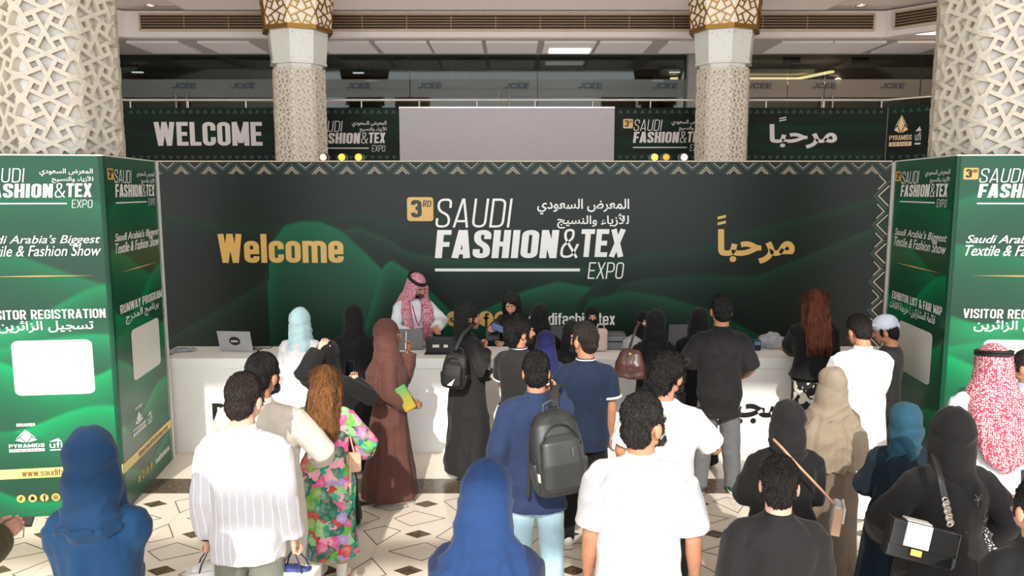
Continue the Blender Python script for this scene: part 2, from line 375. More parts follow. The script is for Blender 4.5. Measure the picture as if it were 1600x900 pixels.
# floor: cream stone, kite outlines and small dark lozenges inlaid on a 60 cm grid, a dark band before the counter
def floor():
    cream = mat('cream_marble', (238, 226, 211), .22, noise=.05, nscale=1.3)
    dark = mat('brown_marble', (92, 76, 60), .25, noise=.45, nscale=22); greym = mat('grey_marble', (150, 138, 124), .25, noise=.2, nscale=12)
    line = mat('black_inlay', (52, 46, 42), .3)
    joint = mat('floor_joint', (206, 192, 176), .4)
    P = []; M = []
    def add(vf, k):
        P.append(vf); M.extend([k] * len(vf[1]))
    add((np.array([(-14, -6, 0), (14, -6, 0), (14, 23, 0), (-14, 23, 0)]), [(0, 1, 2, 3)]), 0)
    add((np.array([(-14, 6.74, .001), (14, 6.74, .001), (14, 7.1, .001), (-14, 7.1, .001)]), [(0, 1, 2, 3)]), 1)
    for k in range(-5, 5): add((np.array([(k * 2.4 + .25, 6.74, .0014), (k * 2.4 + 1.15, 6.74, .0014), (k * 2.4 + 1.15, 7.1, .0014), (k * 2.4 + .25, 7.1, .0014)]), [(0, 1, 2, 3)]), 4)
    gx, gy = -.757, 5.9
    for i in range(-9, 11):
        for j in range(-10, 2):
            x, y = gx + .6 * i, gy + .6 * j
            if y + .1 < 6.74:
                add((np.array([(x - .11, y, .001), (x, y - .075, .001), (x + .11, y, .001), (x, y + .075, .001)]), [(0, 1, 2, 3)]), 1)
            s = 1 if (i + j) % 2 == 0 else -1
            for hor in (0, 1):
                if hor: c = (x - .3, y); K = [(0, .08 * s + .0), (.15, -.2 * s), (0, -.28 * s), (-.15, -.2 * s)]; K = [(0, -.19 * s), (.15, .06 * s), (0, .15 * s), (-.15, .06 * s)]
                else: c = (x, y - .3 + .6); s2 = s; K = [(.1 * -s2 * 0 + .19 * s2, 0), (-.08 * s2, .15), (-.19 * s2 - .05 * s2, 0), (-.08 * s2, -.15)]
                pts = [Vector((c[0] + a, c[1] + b, .0015)) for a, b in K]
                if max(p.y for p in pts) > 6.72: continue
                for k in range(4):
                    v, f = bar(pts[k], pts[(k + 1) % 4], .006, .001); add((v, f), 2)
    for k in range(-9, 11):
        v, f = bar((gx + .6 * k + .3, -6, .0008), (gx + .6 * k + .3, 6.74, .0008), .003, .0006); add((v, f), 3)
    V, F = cat(P)
    struct('floor', V, F, cream, mats=[cream, dark, line, joint, greym], midx=M)
floor()
# shell: side walls, the glazed front behind the camera (its transom throws the band of shade), roof, back wall below the gallery
WALLP = mat('hall_wall', (196, 188, 178), .8, noise=.03)
WOOD = mat('dark_wood_wall', (84, 52, 38), .5, noise=.25, nscale=5)
struct('wall_left', *box((-13.6, 8.5, 5), (.2, 29, 10)), WALLP)
struct('wall_right', *box((13.6, 8.5, 5), (.2, 29, 10)), WALLP)
struct('wall_front', *cat([box((0, -6, 9.77), (27, .25, .74)), box((0, -6, 7.23), (27, .14, .17))] + [box((x, -6, 4.7), (.12, .1, 9.4)) for x in (-13.4, -9, 9, 13.4)]), WALLP)
struct('roof', *box((0, 8, 10.25), (27.4, 28.4, .2)), WALLP)
struct('wall_back', *box((0, 17.45, 1.55), (27, .2, 3.1)), WOOD)
struct('floor_gallery', *box((0, 20.1, 3.28), (27, 5.9, .25)), CEIL)

# ---------------------------------------------------------------- gallery: parapet, soffit, fascia, glazing
GY = 17.0
def gp(px, py, y=GY): return at_y(px, py, y)
zt, zb = gp(800, 168).z, 3.16                     # banner top and bottom
xl, xr = gp(194, 168).x, gp(1388, 168).x
PARA = mat('parapet', (120, 112, 104), .7)
struct('wall_parapet', *cat([box(((xl + xr) / 2, GY + .14, (zt + zb) / 2), (xr - xl, .12, zt - zb)),
    bar((xr, GY + .14, (zt + zb) / 2), (xr + 3.6, GY - 3.3, (zt + zb) / 2), .12, zt - zb), bar((xl, GY + .14, (zt + zb) / 2), (xl - 3.6, GY - 3.3, (zt + zb) / 2), .12, zt - zb)]), PARA)
zf0, zf1 = gp(800, 58).z, gp(800, 17).z            # fascia
fxl, fxr = gp(192, 40).x, gp(1386, 40).x
fasc = [box(((fxl + fxr) / 2, GY + .1, (zf0 + zf1) / 2), (fxr - fxl, .2, zf1 - zf0)),
        bar((fxr, GY + .1, (zf0 + zf1) / 2), (fxr + 4.4, GY - 4.6, (zf0 + zf1) / 2), .2, zf1 - zf0), bar((fxl, GY + .1, (zf0 + zf1) / 2), (fxl - 4.4, GY - 4.6, (zf0 + zf1) / 2), .2, zf1 - zf0)]
struct('wall_fascia', *cat(fasc), CEIL)
struct('ceiling', *box((0, GY - .9, zf1 + .12), (27, 5, .16)), CEIL)
tx0, tx1 = gp(292, 11, 16.9).x, gp(1288, 11, 16.9).x
struct('trim_1', *cat([box(((tx0 + tx1) / 2, 15.75, zf1 + .02), (tx1 - tx0, 2.1, .1))]), mat('tray_paint', (222, 214, 208), .6, noise=.02))
GZ = 19.2                                          # glazing plane
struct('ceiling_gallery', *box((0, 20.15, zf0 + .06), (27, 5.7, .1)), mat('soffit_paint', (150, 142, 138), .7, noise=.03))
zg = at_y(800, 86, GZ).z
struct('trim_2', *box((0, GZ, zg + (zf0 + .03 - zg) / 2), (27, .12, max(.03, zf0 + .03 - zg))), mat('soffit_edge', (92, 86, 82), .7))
coff = mat('coffer_paint', (206, 200, 198), .5, noise=.02)
for k, px in enumerate((258, 365, 545, 632, 715, 800, 888, 972, 1075, 1245, 1325, 1420)):
    x = at_y(px, 76, 18.1).x
    o = obj('ceiling_panel', *cat([box((x, 18.1, zf0 - .01), (1.15, 1.3, .06), bev=.012)]), coff)
    tag(o, 'pale square ceiling panel under the gallery soffit, %s' % ('above the welcome banner', 'next to it toward the left pillar', 'just right of the left gold pillar', 'left of the blank white screen', 'third right of the left pillar',
        'above the middle of the white screen', 'the lit one with a bright lamp', 'right of the lit one', 'just left of the right gold pillar', 'above the Arabic greeting', 'beside the corner of the gallery', 'nearest the right lattice column')[k], 'ceiling panel', 'square panels of the gallery soffit')
lit = tag(obj('soffit_lamp', *box((at_y(890, 76, 18.3).x, 18.35, zf0 - .055), (.95, .5, .03), bev=.008), mat('lamp_white', (255, 250, 245), .4, emit=1.6)), 'bright flat lamp set in one soffit panel above the blank screen', 'ceiling lamp')
# air grilles
def grille(label, p, q, z0, z1):
    t = thing('air_grille', label, 'air grille', (0, 0, 0)); p = Vector(p); q = Vector(q); d = (q - p).normalized(); n = Vector((d.y, -d.x, 0))
    c = (p + q) / 2; fr = []
    zc = (z0 + z1) / 2
    obj('backing', *bar(Vector((p.x, p.y, zc)) + n * .006, Vector((q.x, q.y, zc)) + n * .006, .012, z1 - z0), mat('grille_dark', (40, 30, 22), .8), t)
    for z in (z0, z1): fr.append(bar(Vector((p.x, p.y, z)) + n * .02, Vector((q.x, q.y, z)) + n * .02, .05, .035))
    for e in (p, q): fr.append(bar(Vector((e.x, e.y, z0)) + n * .02, Vector((e.x, e.y, z1)) + n * .02, .05, .04, up=d))
    obj('frame', *cat(fr), mat('grille_frame', (176, 160, 142), .5), t)
    sl = []; m = 6
    for k in range(m):
        z = z0 + (z1 - z0) * (k + .5) / m; sl.append(bar(Vector((p.x, p.y, z)) + n * .024, Vector((q.x, q.y, z)) + n * .024, .035, .016))
    L = (q - p).length
    for k in range(1, int(L / .95)):
        e = p + d * k * .95; sl.append(bar(Vector((e.x, e.y, z0)) + n * .03, Vector((e.x, e.y, z1)) + n * .03, .02, .015, up=d))
    obj('slat', *cat(sl), mat('grille_slat', (150, 122, 88), .4, metal=.3), t)
g0, g1 = gp(219, 35), gp(1365, 35); gz0, gz1 = gp(800, 48).z, gp(800, 22).z
grille('long slatted air grille across the fascia above the gallery', (g0.x, GY, 0), (g1.x, GY, 0), gz0, gz1)
k = Vector((4.4, -4.7, 0)).normalized()
grille('short slatted air grille on the angled fascia by the right lattice column', Vector((fxr, GY, 0)) + k * .2 + Vector((-.06, -.02, 0)), Vector((fxr, GY, 0)) + k * 5 + Vector((-.06, -.02, 0)), gz0, gz1)
for px, py, lab in ((235, 8, 'small round downlight in the ceiling near the left lattice column'), (1345, 8, 'small round downlight in the ceiling near the right lattice column')):
    p = at_z(px, py, zf1 + .04); t = thing('downlight', lab, 'downlight', p)
    obj('ring', *torus((0, 0, 0), .11, .02), STEEL, t); obj('lens', *ell((0, 0, .005), (.1, .1, .02)), mat('lens', (240, 230, 215), .3, emit=.6), t)
# glazing: dark glass, frosted band with the venue's letters, corridor behind
def gallery_glass():
    m, N, L, P = nmat('dark_glass')
    tr = N.new('ShaderNodeBsdfTransparent'); tr.inputs[0].default_value = (.52, .56, .54, 1); gl = N.new('ShaderNodeBsdfGlossy'); gl.inputs['Roughness'].default_value = .03
    gl.inputs[0].default_value = (.9, .95, .93, 1); fr = N.new('ShaderNodeFresnel'); fr.inputs[0].default_value = 1.5; mx = N.new('ShaderNodeMixShader')
    L.new(fr.outputs[0], mx.inputs[0]); L.new(tr.outputs[0], mx.inputs[1]); L.new(gl.outputs[0], mx.inputs[2]); L.new(mx.outputs[0], N['Material Output'].inputs[0])
    fm, N, L, P = nmat('frosted_film'); P.inputs['Base Color'].default_value = (.16, .18, .17, 1); P.inputs['Roughness'].default_value = .6; P.inputs['Alpha'].default_value = .55
    fw, N, L, P = nmat('frosted_film_warm'); P.inputs['Base Color'].default_value = (.30, .25, .19, 1); P.inputs['Roughness'].default_value = .6; P.inputs['Alpha'].default_value = .6
    z0 = 3.4; bounds = [-13.4, at_y(188, 100, GZ).x] + [at_y(p, 100, GZ).x for p in (440, 640, 840, 1075)] + [at_y(p, 100, GZ).x for p in (1105, 1232, 1290, 1440)] + [13.4]
    fz0, fz1 = at_y(800, 152, GZ).z, at_y(800, 124, GZ).z
    letters = mat('frost_letters', (40, 52, 66), .6)
    for k in range(len(bounds) - 1):
        a, b = bounds[k], bounds[k + 1]
        w = struct('window_%d' % (k + 1), *box(((a + b) / 2, GZ, (z0 + zg) / 2), (b - a - .012, .012, zg - z0)), m)
        obj('frosted_band', *box(((a + b) / 2, GZ - .009, (fz0 + fz1) / 2), (b - a - .02, .004, fz1 - fz0)), fw if k >= 6 else fm, w)
    for k, px in enumerate((288, 380, 560, 672, 808, 922, 1040, 1187, 1288, 1395)):
        c = at_y(px, 134, GZ - .02); hgt = .13; V, F = fit(run('JCEE', .8, .2, .1, .12), -.3, .3, -hgt / 2, hgt / 2)
        A = np.stack([V[:, 0] + c.x, 0 * V[:, 0] + GZ - .02, V[:, 1] + c.z], 1)
        tag(obj('venue_lettering', A, F, letters), 'dark JCEE letters on the frosted glass band, %s' % ('above the W of the welcome banner', 'left of the left gold pillar', 'first right of the left gold pillar', 'above the left end of the blank screen',
            'above the middle of the blank screen', 'above the right end of the blank screen', 'just left of the right gold pillar', 'just right of the right gold pillar', 'above the Arabic greeting', 'beside the right lattice column')[k], 'lettering', 'letters on the gallery glass')
gallery_glass()
DK = mat('corridor_dark', (38, 38, 36), .8, noise=.3, nscale=1.5); DKW = mat('corridor_warm', (120, 98, 72), .8, noise=.25, nscale=1.2)
xs = at_y(1082, 100, GZ).x
struct('wall_corridor', *cat([box(((-13.4 + xs) / 2, 22.9, 4.8), (xs + 13.4, .15, 3.2))]), DK)
struct('wall_lounge', *cat([box(((13.4 + xs) / 2, 22.9, 4.8), (13.4 - xs, .15, 3.2))]), DKW)
struct('wall_divider', *box((xs + .15, 21, 4.8), (.3, 3.7, 3.2)), DKW)
p = at_y(1080, 100, GZ - .12); struct('trim_3', *box((p.x + .03, GZ - .12, 4.7), (.24, .2, 2.7)), mat('post_paint', (128, 124, 122), .6))
cov = mat('cove_light', (255, 226, 168), .5, emit=2.4)
c0, c1 = at_z(1150, 100, 5.72), at_z(1255, 99, 5.72)
a = thing('cove_light', 'warm glowing cove light strip in the lounge ceiling right of the gold pillar', 'cove light')
obj('strip', *cat([box((5.9, 20.9, 5.7), (3.4, .12, .05)), bar((7.6, 20.9, 5.7), (8.0, 19.7, 5.7), .12, .05)]), cov, a)
obj('tray', *cat([box((5.9, 21.2, 5.85), (4.0, 1.2, .1))]), CEIL, a)
for k, (px, py) in enumerate(((560, 114), (580, 126), (1054, 113), (1028, 126), (215, 113))):
    p = at_y(px, py, 20.5); t = thing('corridor_lamp', 'small cold lamp glowing behind the gallery glass, %s' % ('upper one right of the left gold pillar', 'lower one right of the left gold pillar', 'upper one left of the right gold pillar', 'lower one left of the right gold pillar', 'far left by the lattice column')[k], 'lamp', p, 0, 'lamps in the glazed corridor')
    obj('lamp_glass', *box((0, 0, 0), (.28, .1, .03), bev=.01), mat('lamp_cold', (235, 245, 255), .4, emit=1.5), t); obj('rod', *tube([(0, 0, .02), (0, 0, zf0 - p.z + .01)], [.008, .008], caps=False), BLACK, t)
for k, (px, py) in enumerate(((716, 129), (1237, 92), (738, 98), (1344, 92))):
    p = at_y(px, py, GZ + .4); t = thing('hanging_sign', 'small dark hanging sign behind the gallery glass, %s' % ('lower one above the blank screen', 'below the warm cove light', 'upper one above the blank screen', 'in the lounge near the gallery corner')[k], 'sign', p, 0, 'signs hanging in the corridor')
    obj('sign_plate', *box((0, 0, 0), (.42, .05, .2), bev=.01), BLACK, t); obj('hanger', *cat([box((-.15, 0, .25), (.012, .012, .3)), box((.15, 0, .25), (.012, .012, .3))]), STEEL, t)
bl = at_y(1400, 125, 20.3); t = thing('roller_poster', 'pale blue standing poster behind glass beside the right lattice column', 'poster', (bl.x, 20.3, 3.41)); obj('poster_sheet', *box((0, 0, .95), (.5, .02, 1.8)), mat('poster_blue', (90, 112, 142), .6), t); obj('foot', *box((0, 0, .03), (.55, .2, .05), bev=.01), STEEL, t)
# door pulls on the glass doors of the gallery
for px, lab in ((286, 'above the welcome banner'), (788, 'above the blank screen'), (1290, 'above the Arabic greeting')):
    t = thing('door_pulls', 'pair of tall steel door pulls on the glass %s' % lab, 'door handle', (at_y(px, 160, GZ).x, GZ - .1, 0), 0, 'door pulls on the gallery glass')
    for dx in (-.13, .13): obj('handle', *cat([tube([(dx, 0, 3.9), (dx, 0, at_y(px, 146, GZ - .1).z)], [.018, .018]), bar((dx, 0, 4.2), (dx, .1, 4.2), .02, .02)]), STEEL, t, smooth=True)
# handrail
zr = gp(800, 155).z; t = thing('handrail', 'steel handrail on thin posts along the gallery parapet', 'handrail')
obj('rail', *tube([(xl - 3.5, GY - 3.2, zr), (xl, GY + .12, zr), (xr, GY + .12, zr), (xr + 3.5, GY - 3.2, zr)], [.028] * 4), STEEL, t, smooth=True)
for i in range(14):
    x = gp(199 + 91 * i, 155).x; obj('post', *tube([(x, GY + .12, zt - .02), (x, GY + .12, zr)], [.02, .02], caps=False), STEEL, t)

# ---------------------------------------------------------------- printed fabric and panels
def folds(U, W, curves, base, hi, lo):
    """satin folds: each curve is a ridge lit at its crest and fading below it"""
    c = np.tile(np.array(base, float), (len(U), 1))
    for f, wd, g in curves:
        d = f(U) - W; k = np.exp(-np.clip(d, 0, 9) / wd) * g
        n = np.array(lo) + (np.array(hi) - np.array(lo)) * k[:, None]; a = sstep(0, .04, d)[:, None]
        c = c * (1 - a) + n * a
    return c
banner_art = art_mat('banner_print', .6, .15)
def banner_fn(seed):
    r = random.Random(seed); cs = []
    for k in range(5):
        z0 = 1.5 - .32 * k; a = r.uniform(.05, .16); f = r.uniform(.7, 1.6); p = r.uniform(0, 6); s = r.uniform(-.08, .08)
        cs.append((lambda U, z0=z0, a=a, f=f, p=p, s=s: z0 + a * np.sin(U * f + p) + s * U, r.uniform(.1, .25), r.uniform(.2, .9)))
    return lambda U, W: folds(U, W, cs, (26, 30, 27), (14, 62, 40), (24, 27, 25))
def chevrons(w, h, step, t, m=1.0, white=True):
    P = []; n = int(round(w / step)); st = w / n
    for i in range(n):
        x = st * (i + .5); P.append(stroke([(x - st * .27, 0), (x, h * m), (x + st * .27, 0)], t))
        P.append(stroke([(x - st * .14, -h * .05), (x, h * m * .5), (x + st * .14, -h * .05)], t))
    return cat(P)
GREYP = mat('pale_print', (206, 200, 198), .6, noise=.02); DGREEN = mat('chevron_green', (52, 78, 68), .6)
def logo(F, par, u, z, m=None, off=.004):
    """expo logo; u(k) and z(k) map the artwork's own unit frame onto the face"""
    m = m or PRINTW
    F.put('logo_badge', fit(rrect(0, 1, 0, 1, .12), u(0), u(.118), z(.71), z(1)), GOLD, par, off)
    F.put('lettering', fit(run('3', .5, .2), u(.018), u(.066), z(.755), z(.965)), BLACK, par, off + .002)
    F.put('lettering', fit(run('RD', .5, .14, slant=.1), u(.07), u(.11), z(.88), z(.96)), BLACK, par, off + .002)
    F.put('lettering', fit(run('SAUDI', .46, .075, .11, .12), u(.127), u(.475), z(.63), z(.985)), m, par, off)
    F.put('lettering', fit(run('FASHION', .42, .17, .055, .07), u(.122), u(.685), z(.255), z(.605)), m, par, off)
    F.put('lettering', fit(run('&', .42, .075, .055, .1), u(.69), u(.775), z(.255), z(.615)), m, par, off)
    F.put('lettering', fit(run('TEX', .44, .17, .055, .07), u(.785), u(.985), z(.265), z(.62)), m, par, off)
    F.put('lettering', fit(run('EXPO', .46, .075, .09, .1), u(.815), u(.98), z(0), z(.21)), m, par, off)
    F.put('underline', fit(rrect(0, 1, 0, 1), u(.122), u(.78), z(.095), z(.13)), m, par, off)
    F.put('arabic_lettering', fit(arabic('المعرض السعودي', .016), u(.585), u(.998), z(.79), z(.98)), m, par, off)
    F.put('arabic_lettering', fit(arabic('للأزياء والنسيج', .016), u(.675), u(.998), z(.62), z(.8)), m, par, off)
def pyramids(F, par, x0, x1, z0, z1, m):
    """pyramid emblem over the company words"""
    def M(a, b): return x0 + (x1 - x0) * a, z0 + (z1 - z0) * b
    for tri in (((.5, .98), (.36, .66), (.5, .42), (.64, .66)), ((.34, .63), (.46, .42), (.2, .52)), ((.66, .63), (.54, .42), (.8, .52)), ((.345, .70), (.475, .95), (.22, .58)), ((.655, .70), (.525, .95), (.78, .58))):
        F.put('emblem', poly(*[M(*q) for q in tri]), m, par)
    F.put('lettering', fit(run('PYRAMIDS', .5, .15, .08), *[M(.02, 0)[0], M(.98, 0)[0]], M(0, .2)[1], M(0, .36)[1]), m, par)
    F.put('name_bar', fit(rrect(0, 1, 0, 1), M(.02, 0)[0], M(.98, 0)[0], M(0, .02)[1], M(0, .15)[1]), m, par)
    F.put('lettering', fit(run('GROUP', .6, .13, .5), M(.12, 0)[0], M(.88, 0)[0], M(0, .045)[1], M(0, .125)[1]), BLACK, par, .006)
def ufi(F, par, x0, x1, z0, z1, m):
    F.put('lettering', fit(run('ufi', .5, .13, .1), x0, x1, z0 + (z1 - z0) * .22, z0 + (z1 - z0) * .66), m, par)
    F.put('emblem', poly((x0, z0 + (z1 - z0) * .72), (x1, z0 + (z1 - z0) * .74), (x1 - (x1 - x0) * .3, z1)), m, par)
    F.put('name_bar', fit(rrect(0, 1, 0, 1), x0, x1, z0, z0 + (z1 - z0) * .1), m, par)
def banner(label, xa, xb, seed, y=GY, r=(1, 0, 0), o=None, w=None):
    F = Face(o or (xa, y + .03, zb), r, w or (xb - xa), zt - zb)
    t = thing('gallery_banner', label, 'banner', (0, 0, 0), 0, 'printed banners along the gallery')
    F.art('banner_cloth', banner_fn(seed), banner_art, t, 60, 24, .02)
    c = chevrons(F.w - .1, .07, .16, .012); V = c[0].copy(); V[:, 0] += .05; V[:, 1] += F.h - .12; F.put('chevron_trim', (V, c[1]), DGREEN, t)
    V = c[0].copy(); V[:, 0] += .05; V[:, 1] = .35 - V[:, 1]; F.put('chevron_trim', (V, c[1]), DGREEN, t)
    return F, t
def G(F, px0, py0, px1, py1): return F.pbox(px0, py0, px1, py1)
b0, b1, b2, b3, b4 = xl, gp(470, 200).x, gp(624, 200).x, gp(960, 200).x, gp(1128, 200).x
F, t = banner('dark green gallery banner reading WELCOME in pale capitals', b0, b1, 1)
F.put('lettering', fit(run('WELCOME', .42, .16, .055), *G(F, 242, 190, 409, 228)), GREYP, t)
F, t = banner('dark gallery banner with the expo logo left of the blank white screen', b1, b2, 2)
q = G(F, 475, 188, 604, 237); logo(F, t, lambda k: q[0] + (q[1] - q[0]) * k, lambda k: q[2] + (q[3] - q[2]) * k, GREYP)
F, t = banner('dark gallery banner with the expo logo right of the blank white screen', b3, b4, 3)
q = G(F, 973, 186, 1103, 236); q = (q[0], q[1], q[2], q[3]); logo(F, t, lambda k: q[0] + (q[1] - q[0]) * k, lambda k: q[2] + (q[3] - q[2]) * k, GREYP)
F, t = banner('dark green gallery banner with a pale Arabic greeting', b4, xr, 4)
q = G(F, 1201, 194, 1309, 232); F.put('arabic_lettering', fit(arabic('مرحبا', .03), *q), GREYP, t)
for dz in (0, .05):
    a = F.uv(1221, 190); F.put('arabic_mark', (np.array([(a[0] - .05, a[1] + dz, 0), (a[0] + .1, a[1] + dz + .03, 0), (a[0] + .1, a[1] + dz + .055, 0), (a[0] - .05, a[1] + dz + .025, 0)]), [(0, 1, 2, 3)]), GREYP, t)
kk = Vector((3.6, -3.44, 0)).normalized()
F, t = banner('dark angled gallery banner with gold pyramid emblem beside the right lattice column', 0, 0, 5, r=kk, o=(xr + .02, GY + .02, zb), w=4.4)
CREAMP = mat('cream_gold_print', (226, 196, 150), .5); q = G(F, 1388, 177, 1428, 230); pyramids(F, t, *q, CREAMP)
q = G(F, 1429, 197, 1440, 226); ufi(F, t, *q, GREYP)
km = Vector((3.6, 3.44, 0)).normalized()
F, t = banner('dark angled gallery banner behind the left lattice column', 0, 0, 6, r=km, o=Vector((xl, GY + .02, zb)) - km * 4.4, w=4.4)
q = G(F, 70, 177, 120, 230); pyramids(F, t, *q, CREAMP); a = F.uv(2, 205); F.put('lettering', fit(run('R', .45, .16), a[0] - .12, a[0] + .05, a[1] - .12, a[1] + .12), GREYP, t)
t = thing('projection_screen', 'large blank white screen hung on the gallery parapet', 'screen')
obj('screen_sheet', *box(((b2 + b3) / 2, GY + .02, (zt + zb) / 2), (b3 - b2, .03, zt - zb)), mat('screen_white', (176, 170, 176), .7, noise=.02), t)
obj('edge_bar', *cat([bar((b2, GY + .0, zt), (b3, GY + .0, zt), .04, .03)]), STEEL, t)
# ---------------------------------------------------------------- lattice columns
def lattice(R, z0, z1, depth, wdt, per=2, skew=.5):
    """pinwheel lattice wrapped on an octagon of circumradius R"""
    fa = 2 * R * math.sin(math.pi / 8); p = fa / per; n = 8 * per; P = []
    def on(s, z, off):
        k = int(math.floor(s / fa)) % 8; t = s / fa - math.floor(s / fa)
        a0 = k * math.pi / 4; a1 = a0 + math.pi / 4; m = (a0 + a1) / 2
        return ((R * math.cos(a0)) * (1 - t) + R * math.cos(a1) * t + off * math.cos(m), R * math.sin(a0) * (1 - t) + R * math.sin(a1) * t + off * math.sin(m), z)
    def strip(a, b):
        L = math.hypot(b[0] - a[0], b[1] - a[1]); ux, uz = (b[0] - a[0]) / L, (b[1] - a[1]) / L; nx, nz = -uz * wdt / 2, ux * wdt / 2
        m = 3; V = []; Fc = []
        for i in range(m + 1):
            s = a[0] + (b[0] - a[0]) * i / m; z = a[1] + (b[1] - a[1]) * i / m
            dd = depth + .0012 * (len(P) % 5)
            for sg, off in ((1, 0), (1, dd), (-1, dd), (-1, 0)): V.append(on(s + sg * nx, z + sg * nz, off))
        for i in range(m):
            for j in range(4): Fc.append((i * 4 + j, i * 4 + (j + 1) % 4, i * 4 + 4 + (j + 1) % 4, i * 4 + 4 + j))
        Fc += [(3, 2, 1, 0), (m * 4, m * 4 + 1, m * 4 + 2, m * 4 + 3)]
        P.append((np.array(V), Fc))
    rows = int((z1 - z0) / p)
    for j in range(rows + 1):
        for i in range(n):
            s, z = i * p + 1e-4, z0 + j * p; q = ((.8, .4), (.4, .8))[(i + j) % 2]
            for sx in (-1, 1):
                for sz in (-1, 1):
                    e = (s + sx * q[0] * p, z + sz * q[1] * p)
                    if z0 - .01 < e[1] < z1 + .01: strip((s, z), e)
    return cat(P)
def octa(R0, z0, R1, z1):
    a = np.arange(8) * math.pi / 4
    return rings_mesh([np.stack([R * np.cos(a), R * np.sin(a), np.full(8, z)], 1) for R, z in ((R0, z0), (R1, z1))])
LATT = mat('lattice_stone', (204, 195, 179), .7, noise=.03); CORE = mat('column_core', (214, 211, 205), .7, noise=.02)
MARB = mat('column_marble', (205, 208, 200), .3, noise=.08, nscale=30)
def column(label, x, y):
    t = thing('lattice_column', label, 'column', (x, y, 0), 0, 'octagonal lattice columns of the hall')
    R = .47
    o = obj('shaft_core', *octa(R, 0, R, 5.2), CORE, t); obj('lattice_screen', *lattice(R, 2.6, 5.18, .06, .033), LATT, t)
    obj('marble_band', *cat([octa(.55, 5.22, .6, 5.84), octa(.565, 5.2, .565, 5.24)]), MARB, t)
    st = []
    for k in range(8):
        a = (k + .5) * math.pi / 4; c = math.cos(math.pi / 8)
        for z, rr in ((5.3, .558), (5.76, .595)):
            for s in (-.16, .16): st.append(ell((rr * c * math.cos(a) - s * math.sin(a), rr * c * math.sin(a) + s * math.cos(a), z), (.014, .014, .014), n=8, m=6))
    obj('fixing_stud', *cat(st), STEEL, t)
    obj('collar_core', *octa(.66, 5.86, .76, 7.0), mat('collar_white', (232, 224, 208), .6), t)
    V, Fc = lattice(.66, 5.88, 6.98, .02, .02); V = V.copy(); s = 1 + (V[:, 2] - 5.88) / 1.1 * .15; V[:, 0] *= s; V[:, 1] *= s
    obj('gold_lattice', V, Fc, mat('gold_metal', (150, 112, 52), .35, metal=.8), t)
    obj('collar_ring', *octa(.7, 5.82, .7, 5.9), mat('gold_metal', (150, 112, 52)), t)
    return t
LK_A = Vector((-3.33, 6.33, 0)); LK_d = Vector((-.13, .99, 0)).normalized(); LK_e = Vector((-LK_d.y, LK_d.x, 0))
RK_A = Vector((3.62, 6.33, 0)); RK_d = Vector((.11, .99, 0)).normalized(); RK_e = Vector((RK_d.y, -RK_d.x, 0))
KW, KS, KH = 1.12, 1.34, 3.03
c = LK_A + LK_e * .58 + LK_d * .66; c0 = column('white lattice column rising from the left green kiosk', c.x, c.y)
c = RK_A + RK_e * .58 + RK_d * .66; dup(c0, (c.x, c.y, 0), 0, 'white lattice column rising from the right green kiosk')
dup(c0, (at_y(470, 200, 15.7).x, 15.7, 0), math.pi / 8 * 0, 'gold collared lattice pillar in front of the gallery, beside the welcome banner')
dup(c0, (at_y(1127, 200, 15.7).x, 15.7, 0), 0, 'gold collared lattice pillar in front of the gallery, beside the Arabic greeting banner')

# ---------------------------------------------------------------- backdrop wall with the expo print
WY, WH = 9.7, at_y(800, 253, 9.7).z
WX0, WX1 = -5.3, at_y(1394, 260, 9.7).x
WF = Face((WX0, WY, 0), (1, 0, 0), WX1 - WX0, WH)
t = thing('backdrop_wall', 'wide dark green printed backdrop with gold Welcome and white expo logo behind the counter', 'backdrop'); t['kind'] = 'thing'
def pxcurve(pts):
    q = [WF.uv(a, b) for a, b in pts]; X = [p[0] for p in q]; Z = [p[1] for p in q]
    return lambda U: np.interp(U, X, Z, left=-9, right=-9)
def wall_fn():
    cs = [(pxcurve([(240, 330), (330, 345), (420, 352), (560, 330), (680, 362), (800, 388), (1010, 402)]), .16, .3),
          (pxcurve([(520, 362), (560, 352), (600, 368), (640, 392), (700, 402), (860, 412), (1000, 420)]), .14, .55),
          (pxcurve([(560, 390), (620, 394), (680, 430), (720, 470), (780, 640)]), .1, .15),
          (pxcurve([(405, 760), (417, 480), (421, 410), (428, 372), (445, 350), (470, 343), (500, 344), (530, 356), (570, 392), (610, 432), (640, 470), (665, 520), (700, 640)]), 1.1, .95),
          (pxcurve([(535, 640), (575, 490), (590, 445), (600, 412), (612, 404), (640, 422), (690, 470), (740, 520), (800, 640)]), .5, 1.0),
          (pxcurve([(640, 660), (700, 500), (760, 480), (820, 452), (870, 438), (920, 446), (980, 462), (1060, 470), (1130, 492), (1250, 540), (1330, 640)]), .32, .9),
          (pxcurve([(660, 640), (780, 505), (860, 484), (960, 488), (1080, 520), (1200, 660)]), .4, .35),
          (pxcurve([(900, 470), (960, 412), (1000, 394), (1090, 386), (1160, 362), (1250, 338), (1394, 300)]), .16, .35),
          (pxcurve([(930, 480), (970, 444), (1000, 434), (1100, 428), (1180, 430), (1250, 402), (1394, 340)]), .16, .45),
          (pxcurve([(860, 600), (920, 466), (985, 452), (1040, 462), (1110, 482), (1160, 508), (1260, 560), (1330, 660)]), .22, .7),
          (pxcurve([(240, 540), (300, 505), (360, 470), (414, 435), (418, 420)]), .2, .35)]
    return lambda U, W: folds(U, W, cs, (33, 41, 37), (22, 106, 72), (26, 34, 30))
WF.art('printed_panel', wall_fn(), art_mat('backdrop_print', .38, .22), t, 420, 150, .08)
step = .345; n = int(WF.w / step); P = []; Q = []
